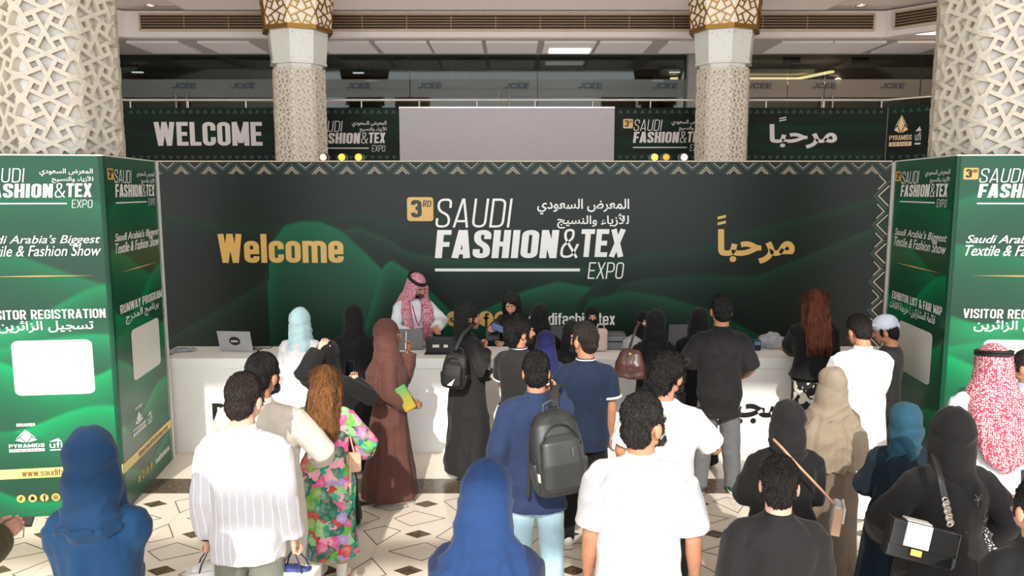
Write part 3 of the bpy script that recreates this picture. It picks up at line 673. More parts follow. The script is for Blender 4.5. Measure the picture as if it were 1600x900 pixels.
for i in range(n + 1):
    x = WF.w - .25 - step * i
    if x < .1: continue
    for r, w_, L in ((.085, .01, P), (.055, .008, P), (.118, .014, Q)): L.append(stroke([(x - r * 1.0, WH - .15), (x, WH - .15 + r), (x + r * 1.0, WH - .15)], w_))
    for r, w_, L in ((.07, .007, P), (.10, .012, Q)): L.append(stroke([(x + step / 2 - r * 1.2, WH - .01), (x + step / 2, WH - .01 - r), (x + step / 2 + r * 1.2, WH - .01)], w_))
for i in range(8):
    z = WH - .42 - step * 1.05 * i
    for r, w_, L in ((.1, .014, P), (.15, .02, Q)): L.append(stroke([(WF.w - .02, z - r * 1.25), (WF.w - .05 - r, z), (WF.w - .02, z + r * 1.25)], w_))
    L = P; L.append(stroke([(WF.w - .16, z + .17 - .09), (WF.w - .07, z + .17), (WF.w - .16, z + .17 + .09)], .012))
WF.put('chevron_trim', cat(P), mat('chevron_pale', (196, 180, 160), .5), t); WF.put('chevron_trim', cat(Q), DGREEN, t, .002)
WF.put('lettering', fit(run('Welcome', .42, .165, .05), *WF.pbox(342, 365, 536, 411)), GOLD, t)
q = WF.pbox(638, 308, 984, 436); logo(WF, t, lambda k: q[0] + (q[1] - q[0]) * k, lambda k: q[2] + (q[3] - q[2]) * k)
WF.put('arabic_lettering', fit(arabic('مرحبا', .04), *WF.pbox(1120, 358, 1243, 412)), GOLD, t)
for d in (0, 9):
    a = WF.uv(1121, 352 - d); b = WF.uv(1134, 349 - d); WF.put('arabic_mark', poly((a[0], a[1]), (b[0], b[1]), (b[0], b[1] + .035), (a[0], a[1] + .035)), GOLD, t)
WF.put('lettering', fit(run('saudifashiontex', .4, .13, .06), *WF.pbox(826, 489, 961, 508)), PRINTW, t)
def social(F, par, u, z, r, kind):
    F.put('social_badge', disc(u, z, r), GOLD, par, .004)
    if kind == 'f': s = [stroke([(u + r * .42, z + r * .62), (u + r * .05, z + r * .62, r * .2), (u + r * .05, z - r * .95)], r * .3), stroke([(u - r * .3, z + r * .1), (u + r * .4, z + r * .1)], r * .26)]
    elif kind == 'n': s = [stroke([(u + r * .1, z + r * .65), (u + r * .1, z - r * .35, r * .3), (u - r * .35, z - r * .35, r * .3), (u - r * .35, z + r * .08, r * .2), (u - r * .1, z + r * .08)], r * .2), stroke([(u + r * .1, z + r * .6), (u + r * .15, z + r * .3, r * .2), (u + r * .5, z + r * .25)], r * .2)]
    elif kind == 's': s = [disc(u, z + r * .15, r * .4), poly((u - r * .5, z - r * .45), (u + r * .5, z - r * .45), (u + r * .3, z + r * .2), (u - r * .3, z + r * .2))]
    else: s = [stroke([(u - r * .45, z - r * .45, r * .2), (u + r * .45, z - r * .45, r * .2), (u + r * .45, z + r * .45, r * .2), (u - r * .45, z + r * .45, r * .2)], r * .14, True), stroke([(u - r * .2, z - r * .2, r * .2), (u + r * .2, z - r * .2, r * .2), (u + r * .2, z + r * .2, r * .2), (u - r * .2, z + r * .2, r * .2)], r * .13, True)]
    F.put('social_mark', cat(s), BLACK, par, .007)
for px, kd in ((709, 'n'), (734, 's'), (759, 'f'), (784, 'i')):
    a = WF.uv(px, 498); social(WF, t, a[0], a[1], .098, kd)
obj('top_edge', *box(((WX0 + WX1) / 2, WY + .04, WH + .008), (WX1 - WX0, .1, .016)), mat('panel_edge', (186, 176, 160), .5), t)
obj('end_post', *box((WX1 + .035, WY + .05, WH / 2), (.05, .12, WH)), mat('end_post_brown', (88, 56, 44), .6), t)

# ---------------------------------------------------------------- kiosks round the front columns
kiosk_print = art_mat('kiosk_print', .32, .3)
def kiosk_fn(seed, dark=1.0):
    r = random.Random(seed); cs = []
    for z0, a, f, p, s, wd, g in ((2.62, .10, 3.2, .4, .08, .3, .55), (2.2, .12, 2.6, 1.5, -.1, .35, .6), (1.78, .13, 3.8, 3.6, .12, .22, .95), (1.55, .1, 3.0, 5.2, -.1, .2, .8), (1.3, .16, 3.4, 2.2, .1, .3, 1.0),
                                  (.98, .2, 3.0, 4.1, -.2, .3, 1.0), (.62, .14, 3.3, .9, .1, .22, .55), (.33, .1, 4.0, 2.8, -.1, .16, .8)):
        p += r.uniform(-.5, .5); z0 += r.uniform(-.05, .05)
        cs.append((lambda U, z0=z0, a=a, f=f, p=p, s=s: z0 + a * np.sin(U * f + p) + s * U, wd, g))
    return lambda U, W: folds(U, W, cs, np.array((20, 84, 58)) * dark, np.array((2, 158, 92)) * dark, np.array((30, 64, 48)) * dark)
LF = Face(LK_A + LK_e * KW, -LK_e, KW, KH); LS = Face(LK_A, LK_d, KS, KH)
RF = Face(RK_A, RK_e, KW, KH); RS = Face(RK_A + RK_d * KS, -RK_d, KS, KH)
def zz(py): return LF.uv(100, py)[1]
def decorate(F, par, title, title_ar, side, seed):
    w = F.w
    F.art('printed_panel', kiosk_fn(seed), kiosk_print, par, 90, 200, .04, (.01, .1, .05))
    a0, a1 = (.05, .93); z1, z0 = zz(262), zz(325)
    logo(F, par, lambda k: w * (a0 + (a1 - a0) * k), lambda k: z0 + (z1 - z0) * k)
    for s, p0, p1 in (("Saudi Arabia's Biggest", 367, 384), ('Textile & Fashion Show', 383, 400)):
        F.put('script_lettering', fit(font_text(s, .004, .35, .012), w * .1, w * .95, zz(p1), zz(p0)), PRINTW, par)
    F.put('gold_rule', poly((w * .15, zz(431)), (w * .5, zz(432.2)), (w * .9, zz(431)), (w * .5, zz(429.8))), GOLD, par)
    F.put('lettering', fit(run(title, .46, .15, .07), w * .12, w * .95, zz(498), zz(483)), PRINTW, par)
    F.put('arabic_lettering', fit(arabic(title_ar, .014), w * (.2 if len(title_ar) < 20 else .08), w * .86, zz(519), zz(500)), PRINTW, par)
    F.put('code_plate', fit(rrect(0, 1, 0, 1, .09), w * .28, w * .84, zz(616), zz(531)), mat('plate_white', (222, 222, 214), .5, noise=.02), par)
    F.put('lettering', fit(run('ORGANIZER', .5, .16, .1), w * .27, w * .4, zz(664), zz(659)), PRINTW, par)
    pyramids(F, par, w * .2, w * .46, zz(704), zz(668), PRINTW); ufi(F, par, w * .49, w * .58, zz(703), zz(684), PRINTW)
    F.put('yellow_band', poly((0, zz(745)), (w, zz(744)), (w, zz(729)), (0, zz(730))), mat('band_yellow', (226, 198, 122), .5), par)
    F.put('lettering', fit(run('www.saudifashiontex.com', .42, .12, .07), w * .28, w * .9, zz(742), zz(732)), mat('band_brown', (120, 88, 40), .5), par, .006)
    for k, kd in enumerate('nsfi'): social(F, par, w * (.26 + .082 * k), zz(776), .034, kd)
    F.put('lettering', fit(run('saudifashiontex', .42, .12, .07), w * .6, w * .92, zz(781), zz(771)), PRINTW, par)
KEDGE = mat('kiosk_edge', (206, 206, 198), .4)
def kiosk(label, FF, FS, A, e, d, ts, tas, seed):
    t = thing('kiosk', label, 'kiosk', (0, 0, 0), 0, 'green printed kiosks round the columns')
    decorate(FF, t, 'VISITOR REGISTRATION', 'تسجيل الزائرين', False, seed); decorate(FS, t, ts, tas, True, seed + 1)
    for nm, p, q in (('rear_panel', A + d * (KS - .025), A + d * (KS - .025) + e * KW), ('outer_panel', A + e * (KW - .02) + d * .06, A + e * (KW - .02) + d * (KS - .06))):
        obj(nm, *bar((p.x, p.y, KH / 2), (q.x, q.y, KH / 2), .04, KH), KEDGE, t)
    tr = [bar((p.x, p.y, KH + .006), (q.x, q.y, KH + .006), .05, .012) for p, q in ((A + d * .02, A + e * KW + d * .02), (A + e * .02, A + e * .02 + d * KS))]
    tr += [bar(A + d * KS + e * .012 * 0, A + d * KS + Vector((0, 0, KH)), .03, .03, up=(1, 0, 0)), ]
    obj('edge_trim', *cat(tr), KEDGE, t)
kiosk('green printed kiosk round the left column, side titled RUNWAY PROGRAM', LF, LS, LK_A, LK_e, LK_d, 'RUNWAY PROGRAM', 'برنامج المدرج', 3)
kiosk('green printed kiosk round the right column, side titled EXHIBITOR LIST', RF, RS, RK_A, RK_e, RK_d, 'EXHIBITOR LIST & FAIR MAP', 'قائمة المشاركين / خريطة القاعات', 8)

# ---------------------------------------------------------------- registration counter
CY0, CY1, CH = 7.83, 8.46, 1.02
t = thing('registration_counter', 'long white registration counter with black lettering in front of the backdrop', 'counter')
LAM = mat('white_laminate', (249, 248, 246), .35, noise=.01); cx0, cx1 = -3.75, 4.4
obj('counter_top', *box(((cx0 + cx1) / 2, (CY0 + CY1) / 2, CH - .055), (cx1 - cx0, CY1 - CY0, .11), bev=.006), LAM, t)
obj('front_panel', *box(((cx0 + cx1) / 2, CY0 + .035, (CH - .11) / 2), (cx1 - cx0, .03, CH - .11)), LAM, t)
obj('end_panel', *cat([box((cx0 + .02, (CY0 + CY1) / 2 + .03, (CH - .11) / 2), (.04, .55, CH - .11)), box((cx1 - .02, (CY0 + CY1) / 2 + .03, (CH - .11) / 2), (.04, .55, CH - .11))]), LAM, t)
obj('inner_shelf', *box(((cx0 + cx1) / 2, CY1 - .2, .55), (cx1 - cx0 - .1, .36, .025)), LAM, t)
CF = Face((cx0, CY0 + .02, 0), (1, 0, 0), cx1 - cx0, CH)
CF.put('lettering', fit(run('R', .5, .19), *CF.pbox(333, 630, 352, 664)), BLACK, t); CF.put('lettering', fit(run('P', .5, .19), *CF.pbox(780, 629, 795, 652)), BLACK, t)
CF.put('arabic_lettering', fit(arabic('تسجيل', .035), *CF.pbox(1102, 612, 1262, 664)), BLACK, t)
CF.put('red_mark', fit(rrect(0, 1, 0, 1, .3), *CF.pbox(779, 656, 786, 668)), mat('red_print', (170, 40, 60), .5), t)
lamp('lounge_light', 'AREA', (6.5, 21, 5.6), 40, (1, .8, .52), 2.5, .6)
lamp('corridor_light', 'AREA', (-2, 21.2, 5.9), 18, (1, .97, .92), 6, .4)
lamp('soffit_fill', 'AREA', (0, 18.2, 3.6), 90, (1, .92, .86), 18, .3, (math.pi, 0, 0))  # added fill from below that brightens the gallery soffit, no fitting there

lamp('ceiling_fill', 'AREA', (0, 9.95, 3.0), 240, (1, .93, .88), 8, .15, (math.pi - .35, 0, 0))  # invented upward light behind the backdrop, lifts ceiling, columns and banners
lamp('fascia_fill', 'POINT', (9.3, 15.9, 5.85), 22, (1, .72, .42), .1)  # added warm point light imitating the cove glow on the angled fascia
# ================================================================ PEOPLE
def v3(*a): return np.array(a, float)
def head_shape(sex):
    f = .95 if sex == 'f' else 1.0
    P = [ell((0, -.012, 1.655), (.074, .092, .092)), ell((0, .03, 1.605), (.061, .060, .085)), ell((0, .047, 1.562), (.043 * f, .043, .032)), ell((0, .02, 1.565), (.056 * f, .05, .04)),
         tube([(0, .087, 1.64), (0, .104, 1.603)], [.009, .015]), tube([(-.032, .080, 1.649), (.032, .080, 1.649)], [.011, .011]), ell((.03, .066, 1.603), (.022, .022, .02)), ell((-.03, .066, 1.603), (.022, .022, .02)),
         tube([(-.02, .086, 1.571), (0, .092, 1.573), (.02, .086, 1.571)], [.006, .009, .006]), tube([(-.017, .085, 1.561), (0, .09, 1.559), (.017, .085, 1.561)], [.006, .009, .006]),
         ell((.0, .075, 1.533), (.018, .016, .013)), tube([(0, -.02, 1.60), (0, -.02, 1.43)], [.054 * f, .064 * f])]
    for s in (-1, 1): P.append(ell((s * .077, -.004, 1.612), (.01, .021, .032), (rad(-8), 0, 0)))
    return remesh(P, .0045, 4)
HEADS = {k: head_shape(k) for k in 'mf'}
def hand_shape(kind):
    """right hand frame: fingers along +Y, thumb toward +X, palm facing -Z"""
    curl = {'relax': 22, 'grip': 62, 'flat': 6, 'hold': 42, 'fist': 78}[kind]
    P = [loft_dir([(0, .024, .017), (.03, .033, .016), (.07, .040, .0145), (.088, .038, .012)])]
    for i, (x, L, r) in enumerate(((.029, .072, .0083), (.0095, .080, .0086), (-.0105, .075, .0083), (-.029, .058, .0075))):
        p = Vector((x, .082, 0)); a = 0; pts = [p.copy()]; sp = (x * 3.0)
        for k, q in enumerate((.44, .31, .25)):
            a += rad(curl * (.75 if k == 0 else 1)); d = Vector((sp * .35 * math.cos(a), math.cos(a), -math.sin(a))); p = p + d * L * q; pts.append(p.copy())
        P.append(tube([(x, .06, 0)] + [q[:] for q in pts], [r * 1.1, r * 1.05, r, r * .95, r * .8], n=10))
    if kind in ('grip', 'fist'): th = [(.022, .02, -.002), (.046, .045, -.016), (.042, .072, -.034), (.026, .088, -.042)]
    elif kind == 'hold': th = [(.024, .018, -.002), (.052, .04, -.016), (.056, .07, -.034), (.046, .09, -.042)]
    else: th = [(.022, .018, 0), (.05, .042, -.006), (.063, .07, -.012), (.066, .093, -.016)]
    P.append(tube(th, [.016, .0125, .0105, .0085], n=10))
    return remesh(P, .0036, 2)
def loft_dir(spec):
    V, F = loft([(y, rx, rz, 0) for y, rx, rz in spec], n=16, p=2.6); return np.stack([V[:, 0], V[:, 2], -V[:, 1]], 1), F
HANDS = {k: hand_shape(k) for k in ('relax', 'grip', 'flat', 'hold', 'fist')}
SKIN = {'light': (214, 160, 132), 'tan': (190, 134, 104), 'brown': (150, 100, 74), 'deep': (112, 72, 54), 'fair': (226, 176, 150)}
def skin_mat(k):
    if 'skin_' + k in MATS: return MATS['skin_' + k]
    m = mat('skin_' + k, SKIN[k], .5, noise=.07, nscale=25, spec=.35); p = m.node_tree.nodes['Principled BSDF']
    p.inputs['Subsurface Weight'].default_value = .12; p.inputs['Subsurface Radius'].default_value = (.02, .008, .005); p.inputs['Subsurface Scale'].default_value = .5
    return m
def hair_mat(name, rgb, scale=(160, 160, 14)):
    if 'hair_' + name in MATS: return MATS['hair_' + name]
    m, N, L, P = nmat('hair_' + name); tc = N.new('ShaderNodeTexCoord'); mp = N.new('ShaderNodeMapping'); mp.inputs['Scale'].default_value = scale
    nz = N.new('ShaderNodeTexNoise'); nz.inputs['Scale'].default_value = 1.0; nz.inputs['Detail'].default_value = 3
    L.new(tc.outputs['Object'], mp.inputs[0]); L.new(mp.outputs[0], nz.inputs['Vector'])
    cr = N.new('ShaderNodeValToRGB'); c = lin(rgb); cr.color_ramp.elements[0].position = .35; cr.color_ramp.elements[1].position = .68
    cr.color_ramp.elements[0].color = tuple(v * .45 for v in c) + (1,); cr.color_ramp.elements[1].color = tuple(min(1, v * 1.5) for v in c) + (1,)
    L.new(nz.outputs['Fac'], cr.inputs[0]); L.new(cr.outputs[0], P.inputs['Base Color']); P.inputs['Roughness'].default_value = .42
    bp = N.new('ShaderNodeBump'); bp.inputs['Strength'].default_value = 1.0; bp.inputs['Distance'].default_value = .02
    L.new(nz.outputs['Fac'], bp.inputs['Height']); L.new(bp.outputs[0], P.inputs['Normal']); MATS['hair_' + name] = m
    return m
RM = [(.80, .150, .108, -.008), (.90, .166, .122, -.012), (1.0, .156, .110, -.002), (1.10, .152, .106, 0), (1.22, .166, .116, 0), (1.31, .176, .122, -.002), (1.37, .168, .114, -.008), (1.415, .140, .096, -.014), (1.45, .104, .082, -.018), (1.485, .074, .070, -.019), (1.52, .058, .06, -.018)]
RFm = [(.80, .155, .112, -.012), (.90, .170, .126, -.016), (1.0, .150, .108, -.004), (1.10, .132, .096, 0), (1.22, .146, .112, .006), (1.29, .154, .120, .010), (1.355, .148, .106, -.004), (1.405, .122, .088, -.012), (1.44, .092, .074, -.016), (1.48, .068, .064, -.017), (1.52, .052, .055, -.018)]

HEADK = .12
class Person:
    """standing figure; local frame faces +Y, right hand at +X; built at 1.75 m and scaled"""
    def __init__(s, label, x, y, yaw=0, h=1.75, sex='m', fat=1.0, hy=0, hp=0, ht=0, lean=0, skin='tan', arms=None, feet=.1, legs=True, tw=0, group=None):
        s.k = h / 1.75; s.yaw = rad(yaw); s.hy = rad(hy); s.hp = rad(hp); s.ht = rad(ht); s.ln = rad(lean); s.sex = sex; fat = 1 + (fat - 1) * .72; s.fat = fat; s.skin = skin_mat(skin)
        s.loc = Vector((x, y, 0)); s.root = thing('person', label, 'person', s.loc, s.yaw, group); s.tw = rad(tw)
        R = RM if sex == 'm' else RFm
        s.R = [(z, rx * (fat if z < 1.43 else 1 + (fat - 1) * .4), ry * (fat if z < 1.43 else 1), yo) for z, rx, ry, yo in R]
        s.sh = (.170 if sex == 'm' else .148) * (1 + (fat - 1) * .7)
        s.arm = {}
        for side, sg in (('L', -1), ('R', 1)):
            a = (arms or {}).get(side) or ((sg * (s.sh + .03), -.03, 1.115), (sg * (s.sh + .035), .035, .87), 'relax', None, None)
            S0 = v3(sg * s.sh, -.012, 1.388); s.arm[side] = (S0, v3(*a[0]), v3(*a[1]), a[2], a[3], a[4])
        s.feet = feet
        # the body: one continuous skin surface
        P = [loft([(z, rx - .012, ry - .012, yo) for z, rx, ry, yo in s.R])]
        for side, sg in (('L', -1), ('R', 1)):
            S0, E, W, hk, fd, td = s.arm[side]; q = 1 + (fat - 1) * .5; g = .92 if sex == 'f' else 1
            P.append(tube([(sg * .055, -.012, 1.432), S0], [.034, .05 * g])); P.append(tube([S0, S0 * .5 + E * .5, E, E * .55 + W * .45, W], [.052 * g, .047 * q * g, .040 * g, .040 * g, .027 * g], n=16))
            P.append(tube([(sg * .085, -.01, .88), (sg * (.09 + feet) / 2, 0, .48), (sg * feet, -.01, .08)], [.085 * fat, .058, .042])); P.append(tube([(sg * feet, -.03, .045), (sg * feet * 1.12, .13, .03)], [.036, .03]))
        B = remesh(P, .013, 2); parts = [(s.lean_(B[0]), B[1])]
        H = HEADS[sex]; parts.append((s.lean_(s.head_(H[0] * 1.0)), H[1]))
        for side, sg in (('L', -1), ('R', 1)):
            S0, E, W, hk, fd, td = s.arm[side]; V, F = HANDS[hk]
            Yh = Vector(fd) if fd else Vector(W - E).normalized(); Yh.normalize(); Xh = Vector(td) if td else Vector((-.2 * sg, 1, .1)); Xh = (Xh - Yh * Xh.dot(Yh)).normalized()
            Zh = Xh.cross(Yh) * sg                         # palm faces -Z; mirrored for the left hand
            g = .92 if sex == 'f' else 1; A = W + (V[:, :1] * np.array(Xh) + V[:, 1:2] * np.array(Yh) + V[:, 2:] * np.array(Zh)) * g
            parts.append((s.lean_(A), F if sg > 0 else [f[::-1] for f in F]))
        V, F = cat(parts); s.body = obj('body', V * s.k, F, s.skin, s.root, smooth=True)
    def head_(s, V):
        """turn, nod and tilt everything above the neck"""
        V = np.asarray(V, float).copy(); w = sstep(1.45, 1.56, V[:, 2]); p = v3(0, -.02, 1.50); Q = (V - p) * (1 + HEADK * w)[:, None]
        a = -s.hp * w; y = Q[:, 1] * np.cos(a) - Q[:, 2] * np.sin(a); z = Q[:, 1] * np.sin(a) + Q[:, 2] * np.cos(a); x = Q[:, 0]
        a = s.ht * w; x, z = x * np.cos(a) + z * np.sin(a), -x * np.sin(a) + z * np.cos(a)
        a = s.hy * w; x, y = x * np.cos(a) - y * np.sin(a), x * np.sin(a) + y * np.cos(a)
        return np.stack([x, y, z], 1) + p
    def lean_(s, V):
        V = np.asarray(V, float).copy(); w = sstep(.85, 1.3, V[:, 2]); p = v3(0, 0, .95); Q = V - p; a = -s.ln * w
        y = Q[:, 1] * np.cos(a) - Q[:, 2] * np.sin(a); z = Q[:, 1] * np.sin(a) + Q[:, 2] * np.cos(a)
        a = s.tw * w; x = Q[:, 0] * np.cos(a) - y * np.sin(a); y = Q[:, 0] * np.sin(a) + y * np.cos(a)
        return np.stack([x, y, z], 1) + p
    def add(s, name, VF, m, head=False, fold=None, smooth=True, parent=None, lean=True, label=None):
        V, F = VF
        if fold is not None: V = fold(V, F)
        if head: V = s.head_(V)
        if lean: V = s.lean_(V)
        o = obj(name, np.asarray(V) * s.k, F, m, parent or s.root, smooth=smooth)
        if label: o['label'] = label
        return o
    def at(s, p, head=False):
        V = np.array([p], float)
        if head: V = s.head_(V)
        V = s.lean_(V)[0] * s.k; c, q = math.cos(s.yaw), math.sin(s.yaw)
        return Vector((V[0] * c - V[1] * q, V[0] * q + V[1] * c, V[2])) + s.loc
    def hand(s, side, d=.09):
        S0, E, W, hk, fd, td = s.arm[side]; f = Vector(fd).normalized() if fd else Vector(W - E).normalized(); return s.at(np.array(W) + np.array(f) * d)
# cloth relief ---------------------------------------------------------------------------------
_seed = [0]
def creases(amp=.008, f=9.0, stretch=(1, 1, .6)):
    _seed[0] += 1; o = np.array([_seed[0] * 3.7, _seed[0] * 1.3, _seed[0] * 2.1])
    def fn(V, F):
        N = normals(V, F); w = np.stack([vnoise(V * 4 + o + k * 7) for k in range(3)], 1) * .07
        d = vnoise(V * np.array(stretch) * f + o) * .5 + vnoise(V * np.array(stretch) * f * 2.3 + o) * .35
        Q = (V + w) @ np.array([[.8, .2, .5], [-.3, .9, .2], [-.5, 0, .8]]) * np.array((1, 1, .55)) * f * .8 + o * 2
        ridge = (1 - 2.6 * np.abs(vnoise(Q)) ** .8) * .5 + (1 - 2.6 * np.abs(vnoise(Q * 1.9 + 5)) ** .8) * .3
        return V + N * (np.clip(d * .5 + ridge * .7, -.55, 1.2) * amp)[:, None]
    return fn
def drape(amp=.02, z0=1.15, z1=.1, f=3.2, base=.004, zf=.8):
    """long vertical folds deepening toward the hem, soft creases above"""
    _seed[0] += 1; o = np.array([_seed[0] * 2.9, _seed[0] * 1.7, _seed[0] * .7])
    def fn(V, F):
        N = normals(V, F); r = np.maximum(np.hypot(V[:, 0], V[:, 1]), .03); wv = vnoise(V * 2.5 + o) * .5
        Q = np.stack([V[:, 0] / r * f + wv * .6, V[:, 1] / r * f, V[:, 2] * zf + wv], 1)
        k = amp * (.22 + .78 * sstep(z0, z1, V[:, 2])); n = vnoise(Q + o) * .75 + vnoise(Q * 2.1 + o) * .35
        ridge = 1 - 2.6 * np.abs(vnoise((V + wv[:, None] * .06) * np.array((8, 8, 4.2)) + o)) ** .8
        d = np.sign(n) * np.abs(n) ** .8 * k + ridge * (base + .004)
        N = N * np.array([1, 1, .15]); return V + N * d[:, None]
    return fn
# garments ---------------------------------------------------------------------------------------
def torso(P, d, hem, flare=.0, neck=1.475, top=None, yo=0):
    R = [(z, rx + d, ry + d, y + yo) for z, rx, ry, y in P.R if hem + .03 < z < neck]
    z, rx, ry, y = min(P.R, key=lambda q: abs(q[0] - max(hem, .80)))
    R.insert(0, (hem, rx + d + flare, ry + d + flare, y + yo)); n = [q for q in P.R if q[0] >= neck - .03][0]
    R.append((neck + .012, .072 + d * .3, .066 + d * .3, -.018)); return loft(R)
def sleeves(P, d, length, w=None, sides='LR'):
    """length in 0..2: 1 = elbow, 2 = wrist; w: extra width at the cuff"""
    out = []
    for side in sides:
        sg = -1 if side == 'L' else 1; S0, E, W = P.arm[side][:3]; q = 1 + (P.fat - 1) * .4
        out.append(tube([(sg * .05, -.014, 1.435), S0 + v3(sg * -.01, 0, 0)], [.034 + d * .8, .052 * q + d * .8]))
        if length <= 1: pts = [S0, S0 + (E - S0) * length]; rr = [.055 * q + d, (.050 * q + d + (w or 0))]
        else:
            pts = [S0, S0 * .5 + E * .5, E, E * .5 + W * .5, E + (W - E) * (length - 1)]; rr = [.055 * q + d, .05 * q + d, .045 + d + (w or 0) * .5, .042 + d + (w or 0) * .8, .032 + d + (w or 0)]
        out.append(tube(pts, rr, n=18, caps=False))
    return out
def shirt(P, m, hem=.82, d=.02, sl=.72, w=.016, flare=.015, amp=.007, collar=None, trim=None, name='shirt', stand=False):
    o = P.add(name, remesh([torso(P, d, hem, flare)] + sleeves(P, d, sl, w), .011, 4), m, fold=creases(amp))
    if collar:
        n = 1.0; V, F = loft([(1.462, .088, .080, -.018), (1.475, .084, .078, -.018), (1.50, .074, .07, -.019), (1.515, .069, .066, -.02)], n=40)
        P.add('collar', (V, F), collar, fold=creases(.002))
    if trim:
        for side in 'LR':
            S0, E, W = P.arm[side][:3]; c = S0 + (E - S0) * (sl + .0); dd = (E - S0) / np.linalg.norm(E - S0); r = .050 * (1 + (P.fat - 1) * .4) + d + w
            V, F = tube([c - dd * .02, c - dd * .004], [r + .004, r + .005], n=24, caps=False); P.add('sleeve_trim', (V, F), trim)
        V, F = loft([(1.50, .077, .073, -.019), (1.508, .0745, .071, -.019)], n=40); P.add('collar_trim', (V, F), trim)
    return o
def trousers(P, m, amp=.006, cuff=.06, w=0.0):
    f = P.feet; T = [loft([(.80, .155 * P.fat, .118 * P.fat, -.012), (.88, .166 * P.fat, .122 * P.fat, -.012), (1.0, .150 * P.fat, .106 * P.fat, -.002)])]
    for sg in (-1, 1): T.append(tube([(sg * .085, -.012, .86), (sg * (.09 + f) / 2, 0, .48), (sg * f, -.012, .12), (sg * f, -.012, cuff)], [.098 * P.fat, .074 + w, .062 + w, .062 + w], n=20, caps=False))
    return P.add('trousers', remesh(T, .011, 4), m, fold=creases(amp, 10, (1, 1, 1.3)))
def shoes(P, m, sole=None, heel=0, names='shoe'):
    for sg in (-1, 1):
        f = P.feet; x = sg * f; b = remesh([tube([(x, -.055, .05), (x * 1.05, .06, .045), (x * 1.12, .16, .035)], [.042, .044, .036], flat=.95), tube([(x, -.04, .05), (x, -.03, .1)], [.042, .042])], .009, 2)
        V = b[0].copy(); V[:, 2] = np.maximum(V[:, 2], .016); o = P.add(names, (V, b[1]), m)
        s2 = remesh([tube([(x, -.055, .018), (x * 1.05, .06, .016), (x * 1.12, .165, .016)], [.045, .047, .039], flat=.45)], .008, 1); W = s2[0].copy(); W[:, 2] = np.clip(W[:, 2], 0, .028); P.add('sole', (W, s2[1]), sole or BLACK, parent=o)
def robe(P, m, hem=.04, bot=(.25, .2), d=.022, w=.03, amp=.022, sl=1.97, f=3.2, name='robe', mid=None):
    R = [q for q in P.R if q[0] > 1.05]; a = P.R[1]
    L = [(hem, bot[0], bot[1], -.01), (hem + .12, bot[0] * .985, bot[1] * .985, -.01), (.5, bot[0] * .5 + (a[1] + d) * .5, bot[1] * .5 + (a[2] + d) * .5, -.01), (.88, a[1] + d + .012, a[2] + d + .012, -.01), (1.02, P.R[2][1] + d + .012, P.R[2][2] + d + .01, -.005)]
    L += [(z, rx + d, ry + d, y) for z, rx, ry, y in R if z < 1.47] + [(1.487, .072 + d * .3, .066 + d * .3, -.018)]
    return P.add(name, remesh([loft(L, n=44, p=2.15)] + sleeves(P, d, sl, w), .0125, 4), m, fold=drape(amp, 1.2, .1, f, .006))
def strands(V, F, n, ln, sweep, lift=.3, wid=.0028, zmin=-9, wild=.5, seed=1):
    """short tufts combed over a hair surface"""
    r = np.random.RandomState(seed + len(V) % 97); N = normals(V, F); ok = np.where(V[:, 2] > zmin)[0]; I = ok[r.randint(0, len(ok), n)]
    p = V[I]; nn = N[I]; d = np.array(sweep) + r.randn(n, 3) * wild; d = d - nn * (d * nn).sum(1)[:, None]; d /= np.linalg.norm(d, axis=1)[:, None] + 1e-6
    L = ln * (.6 + .8 * r.rand(n))[:, None]; s = np.cross(d, nn) * wid; tip = p + d * L + nn * L * lift; mid = p + d * L * .5 + nn * L * lift * .75 + nn * .002
    A = np.concatenate([p - s - nn * .002, p + s - nn * .002, mid + s * .8, mid - s * .8, tip]); k = len(V)
    G = []
    for i in range(n): G += [(k + i, k + n + i, k + 2 * n + i, k + 3 * n + i), (k + 3 * n + i, k + 2 * n + i, k + 4 * n + i)]
    return np.vstack([V, A]), F + G
def short_hair(P, m, style='short', amp=.006, f=55, top=0.0):
    e = [ell((0, -.02, 1.668 + top), (.081, .097, .094)), ell((0, -.052, 1.605), (.069, .056, .075))]
    if style == 'fade': e = [ell((0, -.012, 1.69 + top), (.075, .092, .073)), ell((0, -.035, 1.655), (.079, .079, .075)), ell((0, -.055, 1.605), (.064, .051, .06))]
    if style == 'curly': e = [ell((0, -.028, 1.668), (.092, .104, .1)), ell((0, -.075, 1.60), (.078, .06, .085))]
    for sg in (-1, 1): e.append(tube([(sg * .069, .022, 1.66), (sg * .069, .026, 1.605)], [.014, .009]))
    V, F = remesh(e, .0055, 2); V = creases(amp * .8, f, (1, 1, 1))(V, F)
    V, F = strands(V, F, 3800, .020 if style == 'curly' else .015, (.25, -.5, -.55), .30 if style == 'curly' else .12, .0032 if style == 'curly' else .0026, wild=.55 if style == 'curly' else .28)
    return P.add('hair', (V, F), m, head=True)
def beard(P, m):
    e = [ell((0, .046, 1.552), (.050, .05, .036)), tube([(-.062, .03, 1.60), (-.05, .05, 1.556)], [.012, .02]), tube([(.062, .03, 1.60), (.05, .05, 1.556)], [.012, .02]), tube([(-.028, .086, 1.585), (0, .097, 1.588), (.028, .086, 1.585)], [.007, .008, .007])]
    V, F = remesh(e, .005, 2); V, F = strands(V, F, 900, .014, (0, .3, -.9), .3, .0022)
    return P.add('beard', (V, F), m, head=True)
